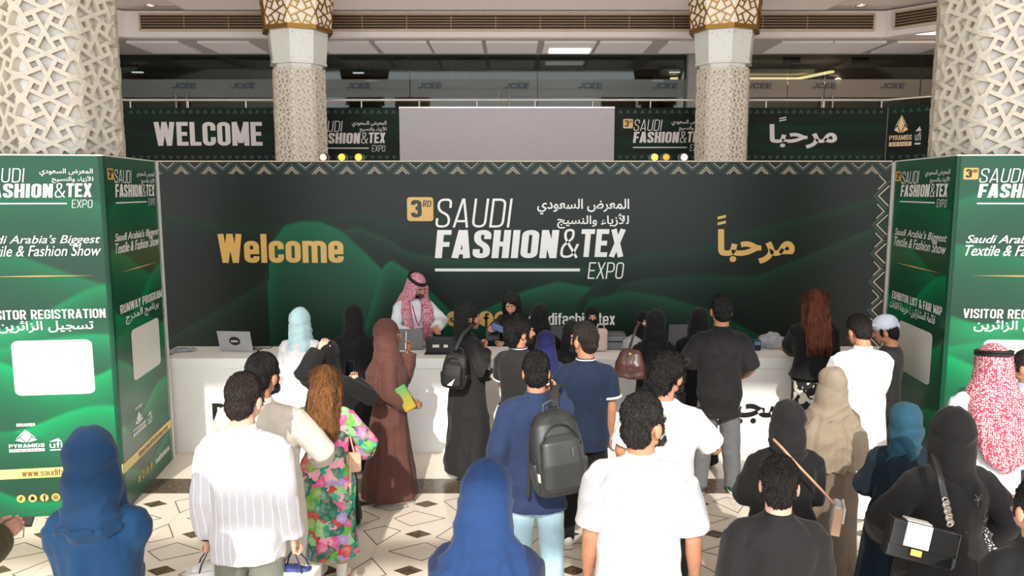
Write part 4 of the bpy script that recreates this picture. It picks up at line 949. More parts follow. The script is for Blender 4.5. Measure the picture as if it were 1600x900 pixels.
def face(P, brow=(30, 22, 18), lips=(150, 80, 72)):
    wht = mat('eye_white', (196, 188, 182), .3, noise=0); ir = mat('eye_dark', (30, 20, 14), .2, noise=0)
    P.add('eyes', cat([ell((s * .031, .0765, 1.628), (.0115, .0095, .0058), n=12, m=8) for s in (-1, 1)]), wht, head=True)
    P.add('irises', cat([ell((s * .031, .0835, 1.627), (.0056, .004, .0052), n=10, m=6) for s in (-1, 1)]), ir, head=True)
    P.add('eyebrows', cat([tube([(s * .014, .0905, 1.646), (s * .032, .0895, 1.651), (s * .05, .0765, 1.645)], [.0035, .0042, .0028], n=8) for s in (-1, 1)]), mat('brow_%d' % brow[0], brow, .7), head=True)
    P.add('lips', cat([tube([(-.022, .0865, 1.5665), (0, .0965, 1.570), (.022, .0865, 1.5665)], [.003, .0052, .003], n=8), tube([(-.02, .0865, 1.5625), (0, .0955, 1.560), (.02, .0865, 1.5625)], [.003, .006, .003], n=8)]), mat('lips_%d' % lips[0], lips, .4), head=True)
def long_hair(P, m, bottom=1.22, wid=.12, wave=.012, front=False):
    e = [ell((0, -.02, 1.668), (.084, .100, .096)), loft([(bottom, wid, .035, -.135), (bottom + .06, wid * 1.06, .045, -.135), (1.42, wid * .98, .062, -.115), (1.52, .098, .075, -.085), (1.62, .088, .08, -.05), (1.70, .075, .07, -.02)])]
    for sg in (-1, 1): e.append(tube([(sg * .072, .03, 1.68), (sg * .085, .02, 1.58), (sg * (.10 if not front else .075), .03 if front else -.05, 1.46), (sg * .1, .09 if front else -.1, 1.3)], [.02, .026, .034, .03]))
    def fn(V, F):
        N = normals(V, F); a = np.arctan2(V[:, 0], -(V[:, 1] + .02)); s = vnoise(np.stack([a * 9, V[:, 2] * 4, V[:, 1] * 4], 1)) * .6 + vnoise(np.stack([V[:, 0] * 70, V[:, 2] * 6, V[:, 1] * 50], 1)) * .5
        return V + N * (s * wave * sstep(1.78, 1.5, V[:, 2]) + vnoise(V * np.array([90, 90, 12])) * .002)[:, None]
    V, F = remesh(e, .0065, 2); V = fn(V, F); V, F = strands(V, F, 300 if front else 4200, .085, (0, -.3, -1), .02, .0036, wild=.055)
    return P.add('hair', (V, F), m, head=True)
def hijab(P, m, style='wrap', low=1.30, amp=.009, niqab=False, wide=1.0, back=0.0, name='headscarf'):
    s = P.sh / .158
    e = [ell((0, -.024, 1.655), (.094, .110, .110)), ell((0, -.008, 1.575), (.085, .086, .085))]
    if style == 'wrap': e.append(loft([(low, .10 * wide * s, .085, -.05), (low + .06, .165 * wide * s, .135, -.02), (1.38, .160 * wide * s, .122, -.014), (1.43, .135 * wide, .112, -.016), (1.49, .112, .104, -.018), (1.55, .101, .102, -.02), (1.61, .096, .1, -.02)]))
    elif style == 'tight': e.append(loft([(1.37, .135 * wide, .108, -.02), (1.42, .122 * wide, .104, -.018), (1.48, .106, .1, -.018), (1.54, .098, .1, -.02), (1.61, .096, .1, -.02)])); e.append(torus((0, -.015, 1.475), .085, .022, (rad(8), 0, 0), sx=1.05))
    elif style == 'khimar': e.append(loft([(low, .215 * wide, .18, -.03), (low + .12, .24 * wide, .195, -.03), (1.28, .226 * wide, .178, -.02), (1.37, .19 * wide, .138, -.014), (1.44, .150 * wide, .122, -.016), (1.50, .120, .11, -.018), (1.56, .104, .104, -.02), (1.62, .098, .102, -.02)]))
    elif style == 'back': e.append(loft([(low, .13 * wide, .05, -.15), (low + .12, .17 * wide, .075, -.13), (1.30, .185 * wide, .11, -.07), (1.38, .172 * wide, .128, -.04), (1.44, .142 * wide, .118, -.03), (1.50, .116, .108, -.024), (1.56, .103, .104, -.022), (1.62, .098, .102, -.02)]))
    if niqab: e.append(ell((0, .050, 1.565), (.062, .062, .062))); e.append(loft([(1.38, .07, .04, .1), (1.5, .072, .05, .06), (1.6, .066, .055, .045)]))
    _seed[0] += 1; o = _seed[0] * 1.9; rk = .6 if style in ('wrap', 'tight') else .3
    def fn(V, F):
        N = normals(V, F); a = np.arctan2(V[:, 0], V[:, 1] + .02)
        d = vnoise(np.stack([np.sin(a) * 2.4 + o, np.cos(a) * 2.4 + V[:, 2] * 3, V[:, 2] * 2.2 + o], 1)) * .5 + (1 - 2.6 * np.abs(vnoise(np.stack([V[:, 0] * 6 + V[:, 2] * 5 + o, V[:, 1] * 5, V[:, 2] * 13 - V[:, 0] * 8 + V[:, 1] * 5], 1))) ** .8) * rk
        if rk < .5: d = d + 1.1 * sstep(1.55, 1.2, V[:, 2]) * vnoise(np.stack([np.sin(a) * 5 + o, np.cos(a) * 5, V[:, 2] * 1.6 + o], 1))
        return V + N * (d * amp * (.8 + .9 * sstep(1.6, 1.35, V[:, 2])))[:, None]
    return P.add(name, remesh(e, .0085, 3), m, head=True, fold=fn)
def agal(P, tilt=8):
    for k in (0, 1): P.add('agal', torus((0, -.026, 1.700 + .017 * k), .094 - .002 * k, .0095, (rad(-tilt), 0, 0), sy=1.14), mat('agal_black', (18, 17, 17), .6, bump=.4, bscale=300), head=True)
def check_mat(name, a, b, s):
    """woven red and white head cloth"""
    if name in MATS: return MATS[name]
    m, N, L, P = nmat(name); tc = N.new('ShaderNodeTexCoord'); mp = N.new('ShaderNodeMapping'); mp.inputs['Rotation'].default_value = (0, rad(0), rad(20)); L.new(tc.outputs['Object'], mp.inputs[0])
    vo = N.new('ShaderNodeTexVoronoi'); vo.inputs['Scale'].default_value = s; vo.inputs['Randomness'].default_value = .55; L.new(mp.outputs[0], vo.inputs['Vector'])
    cr = N.new('ShaderNodeValToRGB'); cr.color_ramp.interpolation = 'CONSTANT'; cr.color_ramp.elements[0].color = lin(a) + (1,); cr.color_ramp.elements[1].color = lin(b) + (1,); cr.color_ramp.elements[1].position = .45
    L.new(vo.outputs['Distance'], cr.inputs[0]); L.new(cr.outputs[0], P.inputs['Base Color']); P.inputs['Roughness'].default_value = .8; MATS[name] = m
    return m
def sunglass(P, name='sunglasses', z=1.73, y=.05, m=None):
    P.add(name, cat([ell((s * .036, y + .035, z), (.03, .008, .02), (rad(-40), 0, 0)) for s in (-1, 1)] + [tube([(s * .066, y + .03, z), (s * .083, y - .06, z - .045)], [.004, .004]) for s in (-1, 1)] + [tube([(-.01, y + .04, z + .005), (.01, y + .04, z + .005)], [.004, .004])]), m or mat('lens_dark', (28, 28, 32), .12), head=True)
# ---------------------------------------------------------------- who stands where
def wl(p, x, y, yaw, k):
    q = Vector(p) - Vector((x, y, 0)); a = rad(-yaw); return v3(q.x * math.cos(a) - q.y * math.sin(a), q.x * math.sin(a) + q.y * math.cos(a), q.z) / k
def PP(label, px, py, Y, yaw=0, arms=None, sex='m', fat=1.0, cap=.0, **kw):
    """arms: side -> (wrist, elbow bias, hand, finger dir, thumb dir); wrist is local, or ('w', px, py, Y)"""
    p = at_y(px, py, Y); k = (p.z) / (1.79 + cap); h = 1.75 * k; A = {}
    sh = (.170 if sex == 'm' else .148) * (1 + (fat - 1) * .5)
    for s, q in (arms or {}).items():
        sg = -1 if s == 'L' else 1; W = q[0]
        W = wl(at_y(W[1], W[2], W[3]), p.x, Y, yaw, k) if W[0] == 'w' else v3(*W)
        S0 = v3(sg * sh, -.012, 1.388); D = W - S0; L = np.linalg.norm(D); u, l = .285, .255
        if L > u + l - .01: W = S0 + D / L * (u + l - .01); D = W - S0; L = u + l - .01
        a = (u * u - l * l + L * L) / (2 * L); hgt = math.sqrt(max(0, u * u - a * a)); n = D / L; b = v3(*(q[1] or (sg * .3, -1, -.3))); b = b - n * b.dot(n); b /= np.linalg.norm(b)
        E = S0 + n * a + b * hgt; A[s] = (tuple(E), tuple(W), q[2] if len(q) > 2 else 'relax', q[3] if len(q) > 3 else None, q[4] if len(q) > 4 else None)
    P = Person(label, p.x, Y, yaw, h, sex, fat, arms=A, **kw); return P
K = cloth('black', (21, 21, 22), bump=.3); K2 = cloth('soft_black', (28, 27, 28)); KH_ = cloth('hood_black', (19, 18, 19)); CHAR = cloth('charcoal', (40, 39, 39))
HB = hair_mat('black', (16, 14, 13)); HD = hair_mat('darkbrown', (34, 24, 19)); BE = hair_mat('beard', (15, 12, 11), (120, 120, 60))
WSH = cloth('white', (222, 222, 224)); THOBE = cloth('thobe_white', (216, 221, 227)); SOLEW = mat('sole_white', (226, 222, 214), .6)
REDCHK = check_mat('red_check', (214, 188, 194), (180, 70, 100), 80); REDCHK2 = check_mat('red_check_near', (210, 186, 188), (166, 62, 82), 78)
CL = {}
def abaya(P, m, bot=(.26, .21), hem=.04, amp=.024, w=.03, sl=1.97): return robe(P, m, hem=hem, bot=bot, amp=amp, w=w, sl=sl)
FRONT = {'L': ((-.10, .30, 1.13), (-.6, -.7, -.4), 'hold', (.6, .8, 0), (.3, .2, 1)), 'R': ((.10, .30, 1.13), (.6, -.7, -.4), 'hold', (-.6, .8, 0), (-.3, .2, 1))}

# --- staff behind the counter
P = PP('person in white thobe and red checked headdress leaning over the counter', 645, 421, 8.95, 208, {'L': (('w', 682, 511, 8.68), (-.6, -.6, 0), 'flat', (.3, 1, -.5), (.8, .3, 0)), 'R': ((.12, .32, 1.08), (1, -.3, -.2), 'flat', (-.3, 1, 0), (-1, .2, .3))}, hy=22, hp=24, cap=.03, skin='tan', feet=.12)
CL['staffman'] = P; robe(P, THOBE, bot=(.24, .18), amp=.014, w=.015); face(P); beard(P, BE)
def ghutra(P, m, low=1.22, cap=True, front=True, wide=1.0, thick=0):
    e = [ell((0, -.026, 1.662), (.094, .108, .108)), loft([(low - .06, .03, .02, -.18 - thick), (low + .02, .13 * wide, .045, -.165 - thick), (1.33, .20 * wide, .09 + thick * .6, -.105 - thick * .4), (1.41, .19 * wide, .122, -.075 - thick * .3), (1.47, .155 * wide, .11, -.05), (1.54, .122, .092, -.03), (1.62, .106, .098, -.028), (1.69, .097, .1, -.026)])]
    if front:
        for sg in (-1, 1): e.append(loft([(1.0, .055, .022, .155, sg * .115), (1.2, .068, .03, .15, sg * .115), (1.36, .07, .04, .12, sg * .125), (1.46, .055, .06, .06, sg * .11), (1.56, .035, .075, .02, sg * .09), (1.66, .02, .07, .01, sg * .078)], n=20))
    _seed[0] += 1; o = _seed[0]
    def fn(V, F):
        N = normals(V, F); d = vnoise(np.stack([V[:, 0] * 13 + o, V[:, 1] * 9, V[:, 2] * 2.2], 1)); return V + N * (d * .016 * sstep(1.68, 1.45, V[:, 2]))[:, None]
    return P.add('headdress', remesh(e, .0085, 3), m, head=True, fold=fn)
ghutra(P, REDCHK, low=1.15); agal(P, 10)
P.add('lanyard', cat([tube([(-.06, .12, 1.42), (-.03, .165, 1.25), (0, .165, 1.18)], [.006] * 3), tube([(.06, .12, 1.42), (.03, .165, 1.25), (0, .165, 1.18)], [.006] * 3)]), cloth('lanyard_pink', (170, 60, 100)))
P.add('name_badge', box((0, .172, 1.10), (.085, .006, .12), bev=.002), mat('badge_white', (220, 214, 216), .4)); P.add('badge_header', box((0, .176, 1.145), (.083, .004, .026)), mat('badge_pink', (186, 60, 100), .4))
P = PP('person with long black hair in black abaya looking down behind the counter', 800, 453, 8.85, 152, {'R': (('w', 772, 516, 8.45), (.8, -.4, -.3), 'hold', (-.2, 1, .2), (-.6, .2, 1)), 'L': (('w', 786, 536, 8.5), (-.8, -.4, -.2), 'relax', (.2, 1, -.2), (.8, .3, .3))}, sex='f', hy=14, hp=24, skin='light')
CL['staffwoman'] = P; abaya(P, K, w=.02); long_hair(P, HB, 1.2, .11, front=True); face(P, lips=(150, 52, 58))
P.add('veil', remesh([loft([(1.30, .16, .07, -.11), (1.42, .165, .11, -.06), (1.52, .115, .095, -.045), (1.62, .100, .09, -.055), (1.70, .088, .08, -.05)])], .01, 3), KH_, head=True)
P = PP('person in black veil with only the eyes showing, behind the counter', 925, 477, 8.85, 168, FRONT, sex='f', hy=10, skin='light', cap=.02)
abaya(P, K); face(P); hijab(P, KH_, niqab=True)
P = PP('person in black headscarf half hidden behind the counter, one eye showing', 1006, 485, 8.85, 195, FRONT, sex='f', skin='light', cap=.02); abaya(P, K); face(P); hijab(P, KH_)
P = PP('person in white headcloth and thobe glimpsed between backdrop and right kiosk', 1385, 399, 10.7, 170, None, cap=.02, skin='brown'); robe(P, THOBE, bot=(.24, .18), amp=.012); face(P); beard(P, BE); ghutra(P, cloth('cap_white', (230, 230, 228)), 1.25); agal(P)

# --- visitors at the counter, left to right
P = PP('person in white abaya and pale aqua headscarf facing the counter', 469, 478, 7.15, -4, FRONT, sex='f', fat=1.1, cap=.015); CL['whiteabaya'] = P
abaya(P, WSH, bot=(.29, .24), w=.05); hijab(P, cloth('aqua', (190, 222, 228)), low=1.34, wide=.92)
ln = mat('print_grey', (96, 100, 104), .6)
pr = cat([stroke([(-.03, .03), (.03, .03), (0, -.02)], .003, True)] + [stroke([(-.02, -.05 - k * .025), (0, -.07 - k * .025), (.02, -.05 - k * .025)], .003) for k in range(3)] + [stroke([(0, -.03), (0, -.16)], .003)])
P.add('back_print', (np.stack([pr[0][:, 0], np.full(len(pr[0]), -.176), pr[0][:, 1] + 1.14], 1), pr[1]), ln)
P = PP('person in long black abaya and headscarf beside the pale aqua scarf', 553, 473, 7.42, 2, FRONT, sex='f', fat=1.12, hy=-15, cap=.02); abaya(P, K, bot=(.30, .24)); hijab(P, KH_, low=1.26)
P = PP('person in black headscarf, one hand raised to the head, filming with a phone', 512, 528, 6.05, 0, {'L': (('w', 499, 549, 5.95), (-.45, -.2, -1), 'relax', (.5, .2, 1), (1, .3, 0)), 'R': (('w', 555, 600, 6.25), (1, -.4, -.6), 'hold', (-.15, .3, 1), (-1, -.2, .2))}, sex='f', cap=.015, skin='fair'); CL['filming'] = P
abaya(P, K2); hijab(P, KH_, low=1.3)
P = PP('person in long brown cape headscarf and robe, hand held to the mouth', 606, 496, 6.62, -74, {'L': (('w', 637, 550, 6.74), (.2, .3, -1), 'hold', (.05, .25, 1), (1, .4, 0)), 'R': (('w', 640, 634, 6.5), (.5, -.8, -.4), 'hold', (-.3, 1, -.1), (-.3, .3, 1))}, sex='f', hy=-6, cap=.015, skin='brown', feet=.12)
CL['brown'] = P; BRN = cloth('brown', (94, 60, 52)); abaya(P, BRN, bot=(.27, .27), hem=.05, amp=.034); face(P); hijab(P, BRN, 'khimar', low=1.02, amp=.012); shoes(P, cloth('shoe_white', (226, 222, 220)), SOLEW)
P = PP('person in black abaya with tight black braids, hand at the chin', 731, 473, 7.12, -58, {'R': (('w', 757, 546, 7.02), (.7, -.5, -1), 'fist', (-.25, .35, 1), (-1, .2, .3)), 'L': (('w', 768, 588, 7.08), (-.5, .3, -1), 'hold', (.6, .6, -.1), (.2, .2, 1))}, sex='f', fat=1.08, hy=-14, skin='tan', feet=.08)
CL['braids'] = P; abaya(P, CHAR, bot=(.27, .25), hem=.1, amp=.02, w=.015)
def braids(P):
    e = [ell((0, -.022, 1.668), (.088, .104, .102)), loft([(1.42, .085, .05, -.075), (1.5, .092, .072, -.055), (1.6, .09, .09, -.035), (1.66, .08, .08, -.02)])]
    def fn(V, F):
        N = normals(V, F); a = np.arctan2(V[:, 0], -(V[:, 1] + .02)); return V + N * (.005 * np.sin(a * 34) + .003 * np.sin(V[:, 2] * 300))[:, None]
    return P.add('hair', remesh(e, .0055, 1), hair_mat('braid', (24, 22, 21)), head=True, fold=fn)
braids(P); face(P); shoes(P, SOLEW, SOLEW)
P = PP('person in charcoal polo with wavy black hair and beard, smiling to the right', 812, 492, 6.32, -30, FRONT, fat=.98, hy=-42, skin='tan'); CL['polo'] = P
shirt(P, CHAR, hem=.80, trim=mat('trim_pale', (190, 205, 210), .7), collar=CHAR); trousers(P, K); shoes(P, BLACK); short_hair(P, HB, 'curly', .012, 34); beard(P, BE); face(P, lips=(190, 120, 110))
P = PP('person in violet blue headscarf standing close behind others at the counter', 853, 514, 6.8, -8, FRONT, sex='f', cap=.015); NAVYV = cloth('violet_blue', (42, 42, 92)); abaya(P, NAVYV); hijab(P, NAVYV, 'back', low=1.2)
P = PP('person in tall black headscarf directly behind the violet blue one', 843, 471, 7.48, 0, FRONT, sex='f', cap=.02); abaya(P, K); hijab(P, KH_)
P = PP('person in black headscarf mostly hidden left of the navy polo', 893, 498, 7.25, 8, FRONT, sex='f', cap=.015, fat=1.1); abaya(P, K); hijab(P, K2)
P = PP('person in navy polo with white trim, dark trousers and white sneakers', 915, 502, 5.72, 6, None, fat=1.06, hy=36, skin='tan', feet=.13); CL['navy'] = P
NAVY = cloth('navy', (30, 42, 64)); shirt(P, NAVY, hem=.80, sl=.72, trim=cloth('trim_white', (226, 228, 230)), collar=NAVY); trousers(P, K); shoes(P, SOLEW, SOLEW); short_hair(P, hair_mat('cropped', (44, 36, 33)), 'fade', .006, 60); beard(P, BE); face(P)
P = PP('person in black abaya with a brown leather bag on the shoulder', 1024, 481, 7.2, 4, FRONT, sex='f', fat=1.05, cap=.02); CL['brownbag'] = P; abaya(P, K, bot=(.28, .22)); hijab(P, KH_, low=1.22, wide=1.05)
P = PP('person in black headscarf mostly hidden behind the black shirt man', 1092, 477, 7.5, -4, FRONT, sex='f', cap=.02); abaya(P, K); hijab(P, KH_)
P = PP('person in loose black shirt, grey trousers and green sneakers', 1128, 459, 6.78, 0, {'L': ((-.17, .30, 1.10), (-.7, -.6, -.5)), 'R': ((.25, .2, 1.0), (.3, -1, 0))}, fat=1.06, feet=.15, skin='tan'); CL['blackshirt'] = P
shirt(P, K2, hem=.72, d=.024, sl=.95, w=.016, flare=.03, amp=.016, collar=K2); trousers(P, cloth('grey_denim', (102, 102, 104)), .009, w=.012); short_hair(P, HB, 'fade'); shoes(P, mat('shoe_green', (40, 92, 76), .6), SOLEW)
P = PP('person with long wavy auburn hair in black blouse leaning on the counter', 1275, 452, 7.42, 2, {'L': (('w', 1236, 553, 7.9), (-.8, -.6, -.2), 'flat', (-.6, .8, -.1), (.8, .6, 0)), 'R': FRONT['R']}, sex='f', fat=1.12, skin='light'); CL['auburn'] = P
long_hair(P, hair_mat('auburn', (118, 58, 34)), 1.24, .125, .016)
def leafmat():
    m, N, L, Q = nmat('leaf_print'); tc = N.new('ShaderNodeTexCoord'); mp = N.new('ShaderNodeMapping'); mp.inputs['Scale'].default_value = (1, 1, .6); L.new(tc.outputs['Object'], mp.inputs[0])
    nz = N.new('ShaderNodeTexNoise'); nz.inputs['Scale'].default_value = 12; nz.inputs['Detail'].default_value = 1; nz.inputs['Distortion'].default_value = 1.2; L.new(mp.outputs[0], nz.inputs['Vector'])
    cr = N.new('ShaderNodeValToRGB'); cr.color_ramp.interpolation = 'CONSTANT'; cr.color_ramp.elements[0].color = (.01, .01, .01, 1); cr.color_ramp.elements[1].color = (.72, .68, .6, 1); cr.color_ramp.elements[1].position = .5
    L.new(nz.outputs['Fac'], cr.inputs[0]); L.new(cr.outputs[0], Q.inputs['Base Color']); Q.inputs['Roughness'].default_value = .8; return m
P.add('skirt', remesh([loft([(.12, .24, .2, -.01), (.5, .215, .17, -.01), (.9, .19, .145, -.012), (1.06, .15, .115, -.004)])], .012, 3), leafmat(), fold=drape(.016))
shirt(P, K, hem=.93, d=.03, sl=1.2, w=.03, flare=.02, amp=.008, name='blouse'); P.add('lace_hem', loft([(.90, .20, .152, -.012), (.915, .198, .15, -.012), (.93, .2, .152, -.012), (.94, .19, .145, -.012)]), KH_); shoes(P, BLACK)
P = PP('person in white baseball cap and dark top beside the right kiosk', 1392, 490, 6.85, 62, FRONT, cap=.02, hp=16, skin='tan'); CL['cap'] = P
shirt(P, CHAR, hem=.8, sl=1.9); trousers(P, K); shoes(P, BLACK); short_hair(P, HB); face(P)
CAPW = cloth('cap_blue_white', (214, 220, 236), bump=.1)
P.add('cap', remesh([ell((0, -.015, 1.69), (.093, .110, .088)), (loft_dir([(.05, .078, .012), (.13, .072, .009), (.19, .045, .007)])[0] + v3(0, 0, 1.70), loft_dir([(.05, .078, .012), (.13, .072, .009), (.19, .045, .007)])[1])], .006, 2), CAPW, head=True)
P.add('cap_strap', torus((0, -.118, 1.655), .034, .008, (rad(90), 0, 0), sy=.6), CAPW, head=True)
P = PP('person in bright white thobe with short dark hair by the right kiosk', 1350, 490, 6.3, 4, FRONT, fat=1.22, hp=22, hy=8, skin='tan'); CL['thobe'] = P
robe(P, cloth('thobe_bright', (226, 226, 228)), bot=(.27, .22), amp=.018, w=.02, d=.026); short_hair(P, HD, 'fade'); shoes(P, BLACK)
P.add('collar', loft([(1.465, .088, .08, -.018), (1.49, .078, .073, -.019), (1.515, .07, .067, -.02)]), cloth('thobe_bright', (226, 226, 228)))
P = PP('person in long beige cape headscarf over a taupe dress', 1300, 569, 5.1, 2, FRONT, sex='f', fat=1.15, cap=.015); CL['beige'] = P
abaya(P, cloth('taupe', (112, 98, 84)), bot=(.27, .22)); hijab(P, cloth('beige', (142, 128, 110)), 'khimar', low=1.0, wide=1.08, amp=.015)

# --- the crowd in front
P = PP('person in sapphire blue headscarf and abaya before the left kiosk', 143, 662, 3.05, 4, {'L': ((-.08, .28, 1.08), (-.1, -1, -.4)), 'R': ((-.03, .26, 1.04), (.05, -1, -.4))}, sex='f', fat=.98, hy=34, hp=8, cap=.02, skin='light'); CL['sapphire'] = P
abaya(P, cloth('sapphire', (9, 50, 84)), bot=(.29, .24), w=.03, amp=.032); face(P); hijab(P, cloth('sapphire_scarf', (13, 48, 80)), 'wrap', low=1.36, amp=.014)
P = PP('person in pale striped shirt and sage trousers carrying paper bags', 377, 582, 4.0, -2, {'L': ((-.235, .03, .86), (-.2, -1, 0), 'fist', (0, .1, -1), (.4, 1, 0)), 'R': ((.235, .03, .86), (.2, -1, 0), 'fist', (0, .1, -1), (-.4, 1, 0))}, fat=1.14, hy=-12, hp=8, skin='fair', feet=.14); CL['stripe'] = P
def stripemat():
    m, N, L, Q = nmat('stripe_shirt'); tc = N.new('ShaderNodeTexCoord'); sp = N.new('ShaderNodeSeparateXYZ'); L.new(tc.outputs['Object'], sp.inputs[0])
    a = N.new('ShaderNodeMath'); a.operation = 'MULTIPLY'; a.inputs[1].default_value = 24; L.new(sp.outputs[0], a.inputs[0]); b = N.new('ShaderNodeMath'); b.operation = 'FRACT'; L.new(a.outputs[0], b.inputs[0])
    cr = N.new('ShaderNodeValToRGB'); cr.color_ramp.interpolation = 'CONSTANT'; cr.color_ramp.elements[0].color = lin((238, 236, 238)) + (1,); cr.color_ramp.elements[1].color = lin((206, 204, 208)) + (1,); cr.color_ramp.elements[1].position = .13
    L.new(b.outputs[0], cr.inputs[0]); L.new(cr.outputs[0], Q.inputs['Base Color']); Q.inputs['Roughness'].default_value = .85
    nz = N.new('ShaderNodeTexNoise'); nz.inputs['Scale'].default_value = 16; L.new(tc.outputs['Object'], nz.inputs['Vector']); bp = N.new('ShaderNodeBump'); bp.inputs['Strength'].default_value = .35; bp.inputs['Distance'].default_value = .012; L.new(nz.outputs['Fac'], bp.inputs['Height']); L.new(bp.outputs[0], Q.inputs['Normal'])
    return m
sm_ = stripemat(); shirt(P, sm_, hem=.77, d=.022, sl=1.93, w=.012, flare=.012, amp=.016, collar=cloth('collar_pale', (222, 220, 222))); trousers(P, cloth('sage', (122, 124, 112)), .008); short_hair(P, hair_mat('brownhair', (46, 33, 27))); shoes(P, BLACK)
P.add('wrist_watch', torus(np.array(P.arm['L'][2]) + v3(0, 0, -.012), .036, .009), BLACK)
P = PP('person in long sand coloured thobe behind the striped shirt', 405, 550, 4.55, -8, {'R': ((.26, .22, 1.06), (1, -.6, -.2)), 'L': ((-.2, .28, 1.1), (-1, -.5, -.2))}, fat=1.25, hy=-12, hp=10, skin='tan', feet=.12); CL['sand'] = P
robe(P, cloth('sand', (206, 198, 186)), bot=(.27, .23), amp=.02, w=.012, d=.026); short_hair(P, HB); beard(P, BE); shoes(P, BLACK); P.add('collar', loft([(1.465, .088, .08, -.018), (1.515, .07, .067, -.02)]), cloth('sand', (206, 198, 186)))
P = PP('person with long golden brown hair in green and pink floral dress', 507, 570, 5.15, -4, {'R': ((.22, .16, 1.0), (1, -.6, -.1)), 'L': ((-.16, .28, 1.1), (-1, -.4, -.2))}, sex='f', fat=1.14, skin='light', feet=.10); CL['floral'] = P
def floralmat():
    m, N, L, Q = nmat('floral_print'); tc = N.new('ShaderNodeTexCoord'); nz = N.new('ShaderNodeTexNoise'); nz.inputs['Scale'].default_value = 16; nz.inputs['Detail'].default_value = 2; L.new(tc.outputs['Object'], nz.inputs['Vector'])
    ad = N.new('ShaderNodeMixRGB'); ad.blend_type = 'ADD'; ad.inputs[0].default_value = .10; L.new(tc.outputs['Object'], ad.inputs[1]); L.new(nz.outputs['Color'], ad.inputs[2])
    v = N.new('ShaderNodeTexVoronoi'); v.inputs['Scale'].default_value = 15; L.new(ad.outputs[0], v.inputs['Vector']); s = N.new('ShaderNodeSeparateColor'); L.new(v.outputs['Color'], s.inputs[0])
    cr = N.new('ShaderNodeValToRGB'); cr.color_ramp.interpolation = 'CONSTANT'; E = cr.color_ramp.elements
    cols = [(0, (8, 120, 96)), (.16, (20, 160, 128)), (.30, (30, 92, 70)), (.42, (112, 178, 66)), (.54, (140, 214, 140)), (.64, (226, 92, 152)), (.76, (244, 168, 186)), (.86, (178, 150, 208)), (.93, (206, 60, 60))]
    E[0].color = lin(cols[0][1]) + (1,); E[1].position = cols[1][0]; E[1].color = lin(cols[1][1]) + (1,)
    for p, c in cols[2:]: e = E.new(p); e.color = lin(c) + (1,)
    L.new(s.outputs[0], cr.inputs[0])
    mx = N.new('ShaderNodeMixRGB'); mx.blend_type = 'MIX'; rp = N.new('ShaderNodeValToRGB'); rp.color_ramp.elements[0].position = .1; rp.color_ramp.elements[0].color = (.35, .35, .35, 1); rp.color_ramp.elements[1].position = .55; rp.color_ramp.elements[1].color = (0, 0, 0, 1)
    L.new(v.outputs['Distance'], rp.inputs[0]); L.new(rp.outputs[0], mx.inputs[0]); L.new(cr.outputs[0], mx.inputs[1]); mx.inputs[2].default_value = lin((250, 226, 214)) + (1,)
    L.new(mx.outputs[0], Q.inputs['Base Color']); Q.inputs['Roughness'].default_value = .7; return m
robe(P, floralmat(), hem=.26, bot=(.25, .2), amp=.02, d=.02, w=.03, sl=1.55, f=4.0, name='dress'); long_hair(P, hair_mat('golden', (146, 96, 52)), 1.28, .12, .012)
for sg in (-1, 1):
    x = sg * .10; b = P.add('boot', remesh([tube([(x, -.05, .09), (x, .06, .06), (x, .14, .035)], [.04, .04, .032]), tube([(x, -.04, .08), (x, -.025, .18)], [.042, .046], caps=False), tube([(x, -.055, .0), (x, -.055, .08)], [.026, .034], caps=False)], .007, 2), cloth('boot_cream', (232, 226, 212)))
P = PP('person in royal blue headscarf low in front, dark blue dress', 757, 714, 2.8, -4, {'L': ((-.13, .26, 1.05), (-.2, -1, -.3)), 'R': ((.13, .26, 1.05), (.2, -1, -.3))}, sex='f', fat=1.08, hy=-18, hp=10, cap=.02); CL['royal'] = P
abaya(P, cloth('ink_blue', (32, 42, 72)), bot=(.29, .24), w=.03); hijab(P, cloth('royal', (30, 58, 102)), 'back', low=1.08, wide=1.12, amp=.017)
P = PP('person in blue suit jacket and pale blue trousers phoning, backpack on one shoulder', 838, 548, 4.9, 0, {'R': (('w', 868, 616, 4.96), (.3, .35, -1), 'hold', (-.25, .12, 1), (-.5, 1, .1)), 'L': ((-.27, .06, .9), (-.3, -1, 0))}, fat=1.14, hp=10, skin='tan', feet=.13); CL['suit'] = P
SUIT = cloth('suit_blue', (40, 54, 86), bump=.2); shirt(P, SUIT, hem=.70, d=.028, sl=1.92, w=.014, flare=.03, amp=.008, collar=SUIT, name='jacket'); trousers(P, cloth('ice_blue', (176, 208, 222)), .007, w=.015); short_hair(P, HB, amp=.007); shoes(P, BLACK)
P = PP('person in white polo with grey flecked hair and clear glasses, large in front', 1003, 613, 3.5, -8, {'L': ((-.24, .06, .87), (-.2, -1, 0)), 'R': ((.27, .08, .88), (.3, -1, 0))}, fat=1.16, hy=-42, skin='tan', feet=.13); CL['polowhite'] = P
shirt(P, WSH, hem=.76, d=.02, sl=.86, w=.014, flare=.02, amp=.018, collar=WSH); trousers(P, CHAR); shoes(P, BLACK); short_hair(P, hair_mat('flecked', (30, 27, 25)), 'short', .009, 45, .006); beard(P, hair_mat('beard_grey', (44, 38, 36), (120, 120, 60))); face(P)
sunglass(P, 'glasses', 1.628, .065, mat('lens_clear', (190, 200, 210), .1, alpha=.35))
P = PP('person in white tee with sunglasses pushed up on wavy black hair', 1040, 550, 4.7, -26, {'R': (('w', 1094, 690, 4.9), (1, -.6, -.5), 'hold', (-.2, 1, .5), (-.5, .2, 1)), 'L': ((-.26, .1, .93), (-.3, -1, 0))}, fat=1.2, hy=-24, hp=14, skin='tan', feet=.13); CL['tee'] = P
